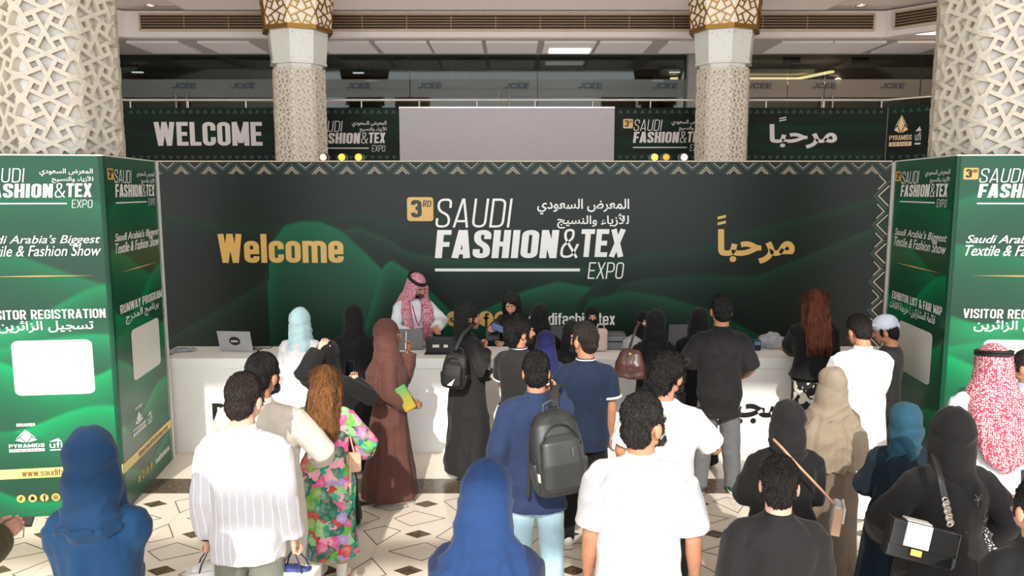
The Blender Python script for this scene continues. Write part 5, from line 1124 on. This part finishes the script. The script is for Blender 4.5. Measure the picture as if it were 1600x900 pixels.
shirt(P, WSH, hem=.77, d=.02, sl=.85, w=.014, flare=.015, amp=.01); trousers(P, CHAR); shoes(P, BLACK); short_hair(P, hair_mat('greyblack', (24, 22, 21)), 'curly', .01, 40); beard(P, BE); face(P); sunglass(P)
P = PP('person, a boy in black tee with short brown hair, lowest in front', 1218, 712, 3.25, -3, None, fat=1.1, hy=-16, hp=5, skin='fair'); CL['boy'] = P
shirt(P, K2, hem=.78, d=.024, sl=.88, w=.014, amp=.016, collar=K2); trousers(P, CHAR); shoes(P, BLACK); short_hair(P, HD, 'short', .008, 50)
P = PP('person in black abaya and wrapped black scarf with tan crossbody strap', 1232, 620, 4.25, -2, FRONT, sex='f', fat=1.22, cap=.02); CL['cross'] = P
abaya(P, K, bot=(.32, .26), w=.05); hijab(P, K2, 'tight', amp=.012)
P = PP('person in teal headscarf turned right, dark teal abaya', 1418, 624, 4.4, -20, FRONT, sex='f', fat=1.15, hy=-36, cap=.02, skin='light'); CL['teal'] = P
abaya(P, cloth('dark_teal', (18, 34, 46)), bot=(.33, .27), w=.04); face(P); hijab(P, cloth('teal', (36, 74, 92)), 'tight', niqab=True, amp=.012, wide=1.1)
P = PP('person in embroidered black abaya with a black and white chain bag', 1489, 630, 3.75, 4, {'L': ((-.20, .22, 1.02), (-1, -.6, -.2)), 'R': ((.30, .10, .96), (1, -.6, -.1), 'relax')}, sex='f', fat=1.3, cap=.02, skin='light'); CL['chain'] = P
abaya(P, K2, bot=(.33, .26), w=.05); hijab(P, KH_, 'tight', amp=.01, wide=1.05)
EM = mat('embroidery_grey', (74, 74, 76), .5)
for i, (x, z) in enumerate(((-.12, 1.36), (.06, 1.33), (.0, 1.12), (-.14, 1.1), (.14, 1.2), (.03, .9))):
    mot = cat([stroke([(0, 0), (.012 * c, .03), (.022 * c, .036)], .005) for c in (-1, 1)] + [stroke([(0, -.03), (0, .022)], .004), stroke([(0, .0), (-.025, .012)], .005), stroke([(0, .0), (.025, .014)], .005)])
    A = np.stack([mot[0][:, 0] + x, np.full(len(mot[0]), 0.), mot[0][:, 1] + z], 1); rr = np.interp(z, [r[0] for r in P.R], [r[2] for r in P.R]); wx = np.interp(z, [r[0] for r in P.R], [r[1] for r in P.R]); yo = np.interp(z, [r[0] for r in P.R], [r[3] for r in P.R])
    A[:, 1] = yo - (rr + .034) * np.sqrt(np.clip(1 - (A[:, 0] / (wx + .05)) ** 2.2, .1, 1)) - .006; P.add('embroidered_motif', (A, mot[1]), EM)
c = np.array(P.arm['R'][2]); d_ = c - np.array(P.arm['R'][1]); d_ /= np.linalg.norm(d_)
def lace():
    m, N, L, Q = nmat('lace_black'); tc = N.new('ShaderNodeTexCoord'); vo = N.new('ShaderNodeTexVoronoi'); vo.feature = 'DISTANCE_TO_EDGE'; vo.inputs['Scale'].default_value = 55; L.new(tc.outputs['Object'], vo.inputs['Vector'])
    cr = N.new('ShaderNodeValToRGB'); cr.color_ramp.interpolation = 'CONSTANT'; cr.color_ramp.elements[0].color = (.012, .012, .012, 1); cr.color_ramp.elements[1].position = .16; cr.color_ramp.elements[1].color = (.55, .53, .52, 1); L.new(vo.outputs['Distance'], cr.inputs[0]); L.new(cr.outputs[0], Q.inputs['Base Color']); return m
P.add('lace_cuff', tube([c - d_ * .16, c - d_ * .05, c + d_ * .0], [.092, .10, .105], n=26, caps=False), lace())
P = PP('person in white thobe and red checked headdress at the right edge', 1553, 531, 5.0, 2, FRONT, fat=1.22, cap=.03, hp=4, skin='tan'); CL['ghutra'] = P
robe(P, THOBE, bot=(.28, .23), amp=.02, w=.02, d=.026); ghutra(P, REDCHK2, low=1.02, front=False, wide=1.12, thick=.04); agal(P, 4)
P = PP('person with brown hair half hidden behind the red checked headdress at the edge', 1606, 545, 5.5, 20, FRONT, hy=20, skin='tan'); shirt(P, cloth('pale_blue', (180, 196, 220)), collar=cloth('pale_blue', (180, 196, 220)), sl=1.9); trousers(P, CHAR); short_hair(P, HD); face(P)
P = PP('person in black with dark hair cut off by the right edge, lowest corner', 1624, 748, 3.0, 4, None, hy=4, skin='light'); shirt(P, K, sl=1.9, collar=K); trousers(P, K); short_hair(P, HB, 'short', .004); face(P)
P = PP('person in olive jacket at the left edge, only a hand with a phone in view', -120, 640, 3.25, -12, {'R': (('w', -6, 842, 3.5), (.2, -.6, -1), 'hold', (.35, 1, .35), (-.7, .2, 1)), 'L': ((-.2, .3, 1.05), (-1, -.4, -.2))}, fat=1.1, skin='fair'); CL['olive'] = P
shirt(P, cloth('olive', (74, 68, 44)), hem=.76, d=.034, sl=1.85, w=.03, collar=cloth('olive', (74, 68, 44)), name='jacket'); trousers(P, CHAR); short_hair(P, HD); face(P)
# ================================================================ THINGS CARRIED AND THINGS ON THE COUNTER
def frame(o, up, nrm):
    """orient an empty: local z along up, local -y along nrm"""
    u = Vector(up).normalized(); n = Vector(nrm); n = (n - u * n.dot(u)).normalized(); x = (-n).cross(u)
    o.rotation_euler = Matrix((x, -n, u)).transposed().to_euler()
def phone(label, c, up, nrm, col=(24, 24, 26), screen=(18, 20, 24)):
    t = thing('phone', label, 'phone', c); frame(t, up, nrm)
    obj('case', *box((0, 0, 0), (.075, .010, .155), bev=.0045), mat('phone_%d' % col[0], col, .3), t, smooth=False)
    obj('screen', *box((0, -.0055, 0), (.068, .001, .146)), mat('screen_%d' % screen[0], screen, .1), t)
    obj('camera_bump', *box((-.018, .0065, .055), (.028, .004, .028), bev=.0015), BLACK, t); return t
P = CL['filming']; phone('black phone held up by the filming person in black scarf', at_y(546, 578, 6.30), (0.1, .1, 1), (-.2, -1, .15))
P = CL['brown']; phone('white phone held upright at the mouth of the brown robed person', at_y(634, 531, 6.76), (.05, 0, 1), (-1, -.2, 0), (228, 226, 222), (215, 215, 220))
P = CL['braids']; phone('pale phone held low by the person with braids', at_y(757, 567, 7.0), (-.6, -.3, .55), (.2, -.6, .8), (226, 226, 230), (150, 150, 162))
P = CL['suit']; phone('black phone pressed to the ear of the person in blue suit', at_y(861, 595, 4.95), (-.35, .1, 1), (-1, .1, -.2))
P = CL['tee']; phone('black phone in the hand of the person in white tee', at_y(1098, 656, 4.98), (.5, .75, .35), (-.2, -.5, .8))
P = CL['olive']; phone('black phone lying in the hand at the left edge', at_y(24, 816, 3.66), (.85, .35, -.12), (.1, -.25, 1), (26, 26, 28), (96, 96, 92))
# pouch of the brown robed person
def grad(name, a, b, axis=2, lo=-.1, hi=.1):
    m, N, L, Q = nmat(name); tc = N.new('ShaderNodeTexCoord'); sp = N.new('ShaderNodeSeparateXYZ'); L.new(tc.outputs['Object'], sp.inputs[0]); mr = N.new('ShaderNodeMapRange'); mr.inputs[1].default_value = lo; mr.inputs[2].default_value = hi; L.new(sp.outputs[axis], mr.inputs[0])
    cr = N.new('ShaderNodeValToRGB'); cr.color_ramp.elements[0].color = lin(a) + (1,); cr.color_ramp.elements[1].color = lin(b) + (1,); L.new(mr.outputs[0], cr.inputs[0]); L.new(cr.outputs[0], Q.inputs['Base Color']); Q.inputs['Roughness'].default_value = .5; return m
t = thing('pouch', 'bright green and yellow pouch tucked under the arm of the brown robed person', 'pouch', at_y(633, 622, 6.40)); frame(t, (-.5, 0, 1), (.2, -1, .1))
V, F = box((0, 0, 0), (.11, .035, .23), bev=.016); obj('pouch_body', V, F, grad('pouch_print', (176, 150, 44), (58, 128, 58)), t, smooth=True); obj('zip', *tube([(-.045, -.004, .11), (.045, -.004, .11)], [.004, .004]), BLACK, t)
# backpacks
def pack(label, c, up, nrm, w, h, d, m, pm, small=False):
    t = thing('backpack', label, 'backpack', c); frame(t, up, nrm)
    R = [(-h / 2, w * .40, d * .38, 0), (-h * .46, w * .49, d * .49, 0), (-h * .2, w * .51, d * .52, -.01), (h * .15, w * .49, d * .48, 0), (h * .36, w * .44, d * .40, .01), (h * .46, w * .33, d * .28, .02), (h / 2, w * .16, d * .12, .03)]
    obj('bag_body', *(lambda q: (creases(.006, 9)(q[0], q[1]), q[1]))(remesh([loft(R, p=3.4)], .008, 3)), m, t, smooth=True)
    R2 = [(-h * .44, w * .34, .02, -d * .44), (-h * .38, w * .42, .045, -d * .47), (-h * .1, w * .42, .05, -d * .49), (h * .16, w * .38, .04, -d * .44), (h * .24, w * .24, .02, -d * .38)]
    obj('front_pocket', *remesh([loft(R2, p=3.2)], .007, 3), pm, t, smooth=True)
    a = np.linspace(-1, 1, 17); obj('zip', *tube([(x * w * .40, -d * (.47 - .06 * (1 - x * x)) - .012, h * (.10 + .26 * (1 - abs(x) ** 2.6))) for x in a], [.0055] * 17, n=8), BLACK, t, smooth=True)
    obj('carry_handle', *tube([(-.05, d * .1, h * .46), (-.045, d * .1, h * .58), (0, d * .1, h * .62), (.045, d * .1, h * .58), (.05, d * .1, h * .46)], [.011] * 5, flat=.6), m, t, smooth=True)
    for s in (-1, 1): obj('side_pocket', *remesh([loft([(-h * .42, .012, d * .3, 0, s * w * .47), (-h * .12, .022, d * .34, 0, s * w * .5), (-h * .08, .016, d * .32, 0, s * w * .5)], p=3)], .006, 2), pm, t, smooth=True)
    return t
BP = mat('pack_black', (44, 46, 46), .42, bump=.15, bscale=160); BPP = mat('pack_pocket', (52, 54, 54), .38, bump=.12, bscale=160)
sp = CL['suit']; t = pack('black backpack slung on the shoulder of the person in blue suit', at_y(870, 706, 4.50), (-.12, .12, 1), (.28, -1, 0), .32, .50, .19, BP, BPP)
def strap_world(t, name, pts, w, m, th=.006):
    bpy.context.view_layer.update(); inv = t.matrix_world.inverted(); return obj(name, *tube([(inv @ Vector(p))[:] for p in pts], [w] * len(pts), n=10, flat=th / w), m, t, smooth=True)
strap_world(t, 'shoulder_strap', [at_y(868, 655, 4.60), at_y(866, 632, 4.68), at_y(864, 614, 4.72), at_y(868, 605, 4.83), at_y(873, 604, 4.92)], .034, BP, .014)
strap_world(t, 'loose_strap', [at_y(838, 650, 4.62), at_y(826, 690, 4.6), at_y(827, 735, 4.6), at_y(826, 775, 4.62)], .013, BP)
obj('zip_pull', *box((.055, -.145, .02), (.006, .006, .05), bev=.002), STEEL, t); obj('side_label', *box((-.15, -.075, -.12), (.012, .03, .05), bev=.003), SOLEW, t)
t = pack('small black velvet backpack on the person with braids', at_y(712, 578, 6.84), (.1, .06, 1), (-.35, -1, 0), .235, .33, .13, mat('velvet_black', (26, 26, 27), .6, bump=.4, bscale=120), mat('velvet_black', (26, 26, 27)))
obj('white_flash', *(lambda q: (np.stack([q[0][:, 0], np.full(len(q[0]), -.128), q[0][:, 1]], 1), q[1]))(poly((-.02, -.125), (.03, -.125), (.052, -.055))), SOLEW, t)
strap_world(t, 'shoulder_strap', [at_y(712, 545, 6.86), at_y(722, 524, 6.88), at_y(735, 510, 6.98), at_y(742, 505, 7.08)], .02, BP, .01)
# brown leather bag
t = thing('shoulder_bag', 'dark brown leather shoulder bag hanging at the left of a black abaya', 'bag', at_y(985, 568, 6.95)); frame(t, (.06, 0, 1), (-.4, -1, .1))
LE = mat('brown_leather', (74, 46, 42), .35, noise=.2, bump=.2, bscale=40)
obj('bag_body', *(lambda q: (creases(.009, 14, (1.6, 1, .5))(q[0], q[1]), q[1]))(remesh([loft([(-.13, .13, .07, 0), (-.12, .145, .085, 0), (0, .135, .08, 0), (.1, .10, .045, 0), (.135, .075, .02, 0)], p=2.8)], .007, 3)), LE, t, smooth=True)
strap_world(t, 'strap', [at_y(982, 550, 6.95), at_y(988, 530, 6.93), at_y(994, 512, 6.94), at_y(1000, 504, 7.05)], .011, LE)
obj('clasp', *ell((0, -.05, .1), (.012, .008, .012)), GOLD, t)
# crossbody bag
t = thing('crossbody_bag', 'small pale crossbody bag on a tan strap at the hip of a black abaya', 'bag', at_y(1306, 808, 4.08)); frame(t, (.1, 0, 1), (1, -.35, 0))
obj('bag_body', *box((0, 0, 0), (.17, .055, .17), bev=.024), mat('bag_pale', (190, 186, 188), .5, noise=.4, nscale=60), t, smooth=True)
obj('flap', *box((0, -.03, .04), (.16, .012, .09), bev=.005), mat('bag_pale2', (220, 216, 214), .5), t); obj('side_trim', *box((-.086, 0, 0), (.006, .045, .15), bev=.002), mat('tan_leather', (190, 150, 122), .5), t)
strap_world(t, 'strap', [at_y(1302, 786, 4.06), at_y(1283, 765, 4.03), at_y(1262, 743, 4.02), at_y(1240, 720, 4.03), at_y(1222, 700, 4.06), at_y(1210, 688, 4.12)], .0125, mat('tan_leather', (190, 150, 122), .5), .007)
# black and white chain bag
t = thing('chain_bag', 'black and white flap handbag on a chain strap at the side of an embroidered abaya', 'bag', at_y(1437, 846, 3.50)); frame(t, (.22, .1, 1), (-.12, -1, .25))
PATENT = mat('bag_black', (30, 30, 31), .3); w, h, d = .31, .185, .085
obj('bag_body', *box((0, 0, 0), (w, d, h), bev=.012), PATENT, t); obj('flap', *box((0, -d / 2 - .004, .03), (w * .99, .014, h * .66), bev=.006), PATENT, t)
obj('white_panel', *box((-.035, -d / 2 - .0135, .034), (.115, .008, h * .62), bev=.003), SOLEW, t); obj('flap_top', *box((-.035, -.01, h / 2 + .003), (.115, d * .8, .006), bev=.002), SOLEW, t)
obj('clasp', *box((-.03, -d / 2 - .02, -.045), (.05, .012, .03), bev=.004), GOLD, t); obj('side_gusset', *box((w / 2 + .003, 0, 0), (.006, d * .8, h * .85), bev=.002), mat('bag_grey', (96, 96, 96), .4), t)
strap_world(t, 'shoulder_strap', [at_y(1459, 712, 3.62), at_y(1466, 735, 3.53), at_y(1472, 758, 3.50), at_y(1477, 782, 3.48)], .018, PATENT, .008)
ch = []; inv = t.matrix_world.inverted(); a, b = at_y(1477, 782, 3.47), at_y(1485, 818, 3.44)
for k in range(8): q = inv @ (a + (b - a) * (k / 7)); ch.append(torus(q[:], .012, .0038, (rad(90), rad(40 if k % 2 else -50), rad(15)), n=16, m=6, sy=1.35))
obj('chain', *cat(ch), STEEL, t, smooth=True)
# nude handbag of the floral dress, paper bags of the striped shirt
t = thing('handbag', 'small nude handbag hanging at the right of the floral dress', 'handbag', at_y(553, 722, 5.12), rad(10)); NU = mat('nude_leather', (212, 170, 142), .5)
obj('bag_body', *box((0, 0, 0), (.10, .05, .14), bev=.018), NU, t, smooth=True); obj('flap', *box((0, -.03, .03), (.098, .01, .07), bev=.004), NU, t)
strap_world(t, 'strap', [at_y(553, 706, 5.12), at_y(549, 690, 5.12), at_y(545, 668, 5.14)], .006, NU); strap_world(t, 'hanging_strap', [at_y(547, 712, 5.07), at_y(547, 745, 5.06), at_y(547, 772, 5.06)], .009, NU)
def paper_bag(label, hand, rz, col):
    t = thing('paper_bag', label, 'paper bag', hand + Vector((0, 0, -.40)), rz); m = mat('paper_white', (226, 224, 222), .5, bump=.15, bscale=30)
    V, F = box((0, 0, .14), (.26, .11, .28), bev=.004); obj('bag_sides', V, F, m, t)
    obj('tissue', *(lambda q: (creases(.02, 22)(q[0], q[1]), q[1]))(remesh([ell((0, 0, .275), (.105, .04, .035))], .008, 1)), col, t, smooth=True)
    for s in (-1, 1): obj('handle', *tube([(-.075, s * .056, .24), (-.05, s * .04, .32), (0, s * .01, .40), (.05, s * .04, .32), (.075, s * .056, .24)], [.0045] * 5, n=8), mat('cord_navy', (38, 40, 74), .6), t, smooth=True)
    obj('emblem', *(lambda q: (np.stack([q[0][:, 0], np.full(len(q[0]), -.0565), q[0][:, 1] + .15], 1), q[1]))((lambda w: (np.array(w[0]), w[1]))(stroke([(-.04, .03), (0, -.03), (.04, .03)], .008))), mat('cord_navy', (38, 40, 74)), t); return t
P = CL['stripe']; paper_bag('white paper bag with cord handles in the left hand of the striped shirt person', P.hand('L', .07), rad(24), SOLEW); paper_bag('white paper bag with navy tissue in the right hand of the striped shirt person', P.hand('R', .07), rad(-8), mat('tissue_navy', (44, 62, 118), .6))

# --- on the counter
def on_counter(px, py): return at_z(px, py, CH)
def laptop(label, c, rz, tilt, m, w=.345, dd=.24, sticker=False):
    t = thing('laptop', label, 'laptop', c, rz); obj('base', *box((0, dd / 2 + .005, .009), (w, dd, .016), bev=.005), m, t); obj('keyboard', *box((0, dd * .42, .0185), (w * .86, dd * .48, .003)), BLACK, t)
    a = rad(tilt); u = Vector((0, -math.sin(a), math.cos(a))); n = Vector((0, -math.cos(a), -math.sin(a))); Z0 = Vector((0, 0, .018))
    V, F = box((0, 0, dd / 2), (w, .008, dd), bev=.0035); V = np.array([(Vector((v[0], 0, 0)) + u * v[2] - n * v[1] + Z0)[:] for v in V]); ld = obj('lid', V, F, m, t)
    V, F = box((0, .005, dd / 2), (w * .93, .001, dd * .9)); V = np.array([(Vector((v[0], 0, 0)) + u * v[2] - n * v[1] + Z0)[:] for v in V]); obj('screen', V, F, mat('screen_glow', (40, 46, 54), .2), ld)
    if sticker:
        def on(VF, off): V = VF[0]; return np.array([(Vector((v[0], 0, 0)) + u * (v[1] + dd / 2) + n * (off + .004 + v[2]) + Z0)[:] for v in V]), VF[1]
        dv = disc(0, 0, .062); dv[0][:, 1] *= .82; dv[0][:, 0] *= 1.0; obj('sticker', *on(dv, .0015), BLACK, ld)
        obj('sticker_mark', *on(cat([poly((x, -.012), (x + .009, -.012), (x + .009, .012), (x, .012)) for x in (-.04, -.028, -.016, -.004, .008, .02)] + [poly((-.04, -.012), (.04, -.012), (.04, -.006), (-.04, -.006))]), .003), SOLEW, ld)
    return t
SIL = mat('laptop_silver', (178, 178, 182), .35, metal=.3)
laptop('silver laptop with a round black sticker at the left end of the counter', on_counter(370, 550), rad(-6), 16, SIL, .37, .23, True)
laptop('grey laptop seen from behind beside the brown robed person', on_counter(640, 547), rad(-4), 4, mat('laptop_grey', (126, 126, 128), .4), .30, .22)
laptop('dark laptop behind the violet blue headscarf', on_counter(884, 541), 0, 8, mat('laptop_dark', (72, 72, 74), .4), .34, .22)
laptop('dark laptop behind the crowd left of the black shirt man', on_counter(1068, 540), rad(4), 6, mat('laptop_dark', (72, 72, 74), .4), .36, .23)
t = thing('display_box', 'low black box with two small white labels on the counter', 'box', on_counter(690, 553)); obj('box_body', *box((0, .05, .085), (.34, .1, .17), bev=.006), BLACK, t)
for x, w in ((-.06, .07), (.045, .045)): obj('label', *box((x, -.001, .085), (w, .003, .03)), SOLEW, t)
obj('base_plate', *box((0, .03, .006), (.36, .16, .012), bev=.003), BLACK, t)
def printer(label, px, py, w=.2, h=.13, col=(120, 122, 124)):
    t = thing('label_printer', label, 'printer', on_counter(px, py)); m = mat('printer_%d' % col[0], col, .45)
    obj('housing', *box((0, .1, h / 2), (w, .2, h), bev=.014), m, t); obj('lid', *box((0, .11, h + .012), (w * .96, .18, .028), bev=.01), mat('printer_lid', (92, 94, 96), .4), t); obj('slot', *box((0, -.001, h * .62), (w * .7, .004, .014)), BLACK, t)
    obj('button', *ell((w * .36, -.0, h * .85), (.008, .004, .008)), mat('button_blue', (60, 110, 190), .4), t); return t
printer('grey label printer with open slot right of the navy polo', 960, 547, .26, .15); printer('grey label printer beside the person with braids', 770, 533, .16, .12, (96, 98, 102))
t = thing('card_machine', 'small dark blue card machine beside the clear bag of badges', 'card machine', on_counter(1181, 547)); obj('body', *box((0, 0, .06), (.085, .1, .12), bev=.014), mat('machine_blue', (40, 62, 88), .4), t, smooth=False); obj('display', *box((0, -.052, .085), (.06, .003, .035)), mat('machine_screen', (110, 150, 190), .2), t); obj('keypad', *box((0, -.052, .035), (.06, .003, .045)), BLACK, t)
t = thing('tablet', 'blue tablet held over the counter by the dark haired staff person', 'tablet', at_y(779, 513, 8.4)); frame(t, (.8, .1, -.35), (.1, -.6, .9)); obj('case', *box((0, 0, 0), (.10, .012, .16), bev=.005), mat('tablet_blue', (64, 88, 140), .4), t); obj('screen', *box((0, -.0068, 0), (.09, .001, .145)), mat('screen_blue', (96, 120, 170), .15), t)
PLAS = mat('clear_plastic', (226, 230, 236), .12, trans=.55, noise=.02)
def badge_bag(label, px, py, w, h, rz=0):
    t = thing('plastic_bag', label, 'plastic bag', on_counter(px, py), rz)
    q = remesh([ell((0, .08, h * .45), (w / 2, .11, h * .5)), ell((w * .08, .08, h * .78), (w * .24, .06, h * .25))], .008, 1); V = creases(.03, 16, (1, 1, 1))(q[0], q[1]); V[:, 2] = np.maximum(V[:, 2], .003); obj('bag_film', V, q[1], PLAS, t)
    r = random.Random(px); m = []
    for k in range(16): m.append(box((r.uniform(-.3, .3) * w, .08 + r.uniform(-.05, .05), .02 + r.uniform(0, .5) * h), (.085, .006, .055), r.uniform(-1, 1)))
    for v, f in m: obj('badge', v, f, mat('badge_pack', (206, 214, 228), .4), t)
    return t
badge_bag('clear plastic bag of badges right of the black shirt man', 1208, 546, .30, .17); badge_bag('clear plastic bag of badges behind the brown leather bag', 988, 549, .22, .16)
def flat_pack(label, px, py, w, rz):
    t = thing('badge_pack', label, 'badge pack', on_counter(px, py), rz); obj('badge', *box((0, 0, .006), (w * .75, .09, .008), bev=.002), mat('pack_blue', (86, 94, 148), .4), t)
    q = remesh([ell((0, 0, .018), (w * .55, .08, .018))], .006, 1); V = creases(.012, 24, (1, 1, 1))(q[0], q[1]); V[:, 2] = np.maximum(V[:, 2], .002); obj('film', V, q[1], PLAS, t)
flat_pack('clear packet of blue badges lying on the left of the counter', 287, 549, .26, rad(12)); flat_pack('small blue badge packet by the left kiosk edge on the counter', 263, 553, .12, rad(5))
c = [on_counter(402, 549), on_counter(412, 544), on_counter(420, 545), on_counter(428, 541), on_counter(436, 541)]; tag(obj('cable', *tube([(p.x, p.y, CH + .006) for p in c], [.005] * 5), BLACK, smooth=True), 'thin black cable lying on the counter behind the laptop', 'cable')
t = thing('tote_bag', 'pale pink rounded bag standing on the counter behind the navy polo', 'bag', on_counter(940, 553)); obj('bag_body', *box((0, .12, .13), (.15, .07, .25), bev=.033), mat('pale_pink', (214, 190, 180), .7), t, smooth=True)
for s in (-1, 1): obj('handle', *tube([(-.04, .12 + s * .02, .24), (-.03, .12 + s * .02, .3), (.03, .12 + s * .02, .3), (.04, .12 + s * .02, .24)], [.006] * 4, n=8), mat('pale_pink', (214, 190, 180)), t, smooth=True)
# --- small stage lamps on top of the backdrop
def stage_lamp(label, px, col, strength):
    c = at_y(px, 253, WY + .1); t = thing('stage_lamp', label, 'stage lamp', (c.x, WY + .12, WH + .016)); YM = mat('lens_%d_%d' % (col[1], col[2]), col, .3, emit=strength)
    obj('yoke', *cat([box((0, 0, .008), (.1, .06, .012)), box((-.055, 0, .04), (.008, .03, .075)), box((.055, 0, .04), (.008, .03, .075))]), BLACK, t)
    obj('can', *tube([(0, .09, .05), (0, -.05, .045)], [.05, .05], n=20, caps=False), BLACK, t, smooth=False); obj('lens', *ell((0, -.052, .045), (.042, .012, .042)), YM, t, smooth=True)
for px, lab, col in ((535, 'yellow lit stage lamp atop the backdrop, left of its pair by the logo banner', (255, 214, 40)), (561, 'yellow lit stage lamp atop the backdrop, right of its pair by the logo banner', (255, 214, 40)),
                     (1022, 'bright yellow stage lamp atop the backdrop left of the right pillar', (255, 220, 60)), (1040, 'dim amber stage lamp between the yellow and pink lamps', (200, 150, 20)), (1068, 'pink white stage lamp beside the right gold pillar', (255, 190, 200)), (506, 'small reddish stage lamp beside the left gold pillar', (255, 170, 140))):
    stage_lamp(lab, px, col, .5 if px == 1040 else 1.6)
bpy.data.objects.remove(_tmp)
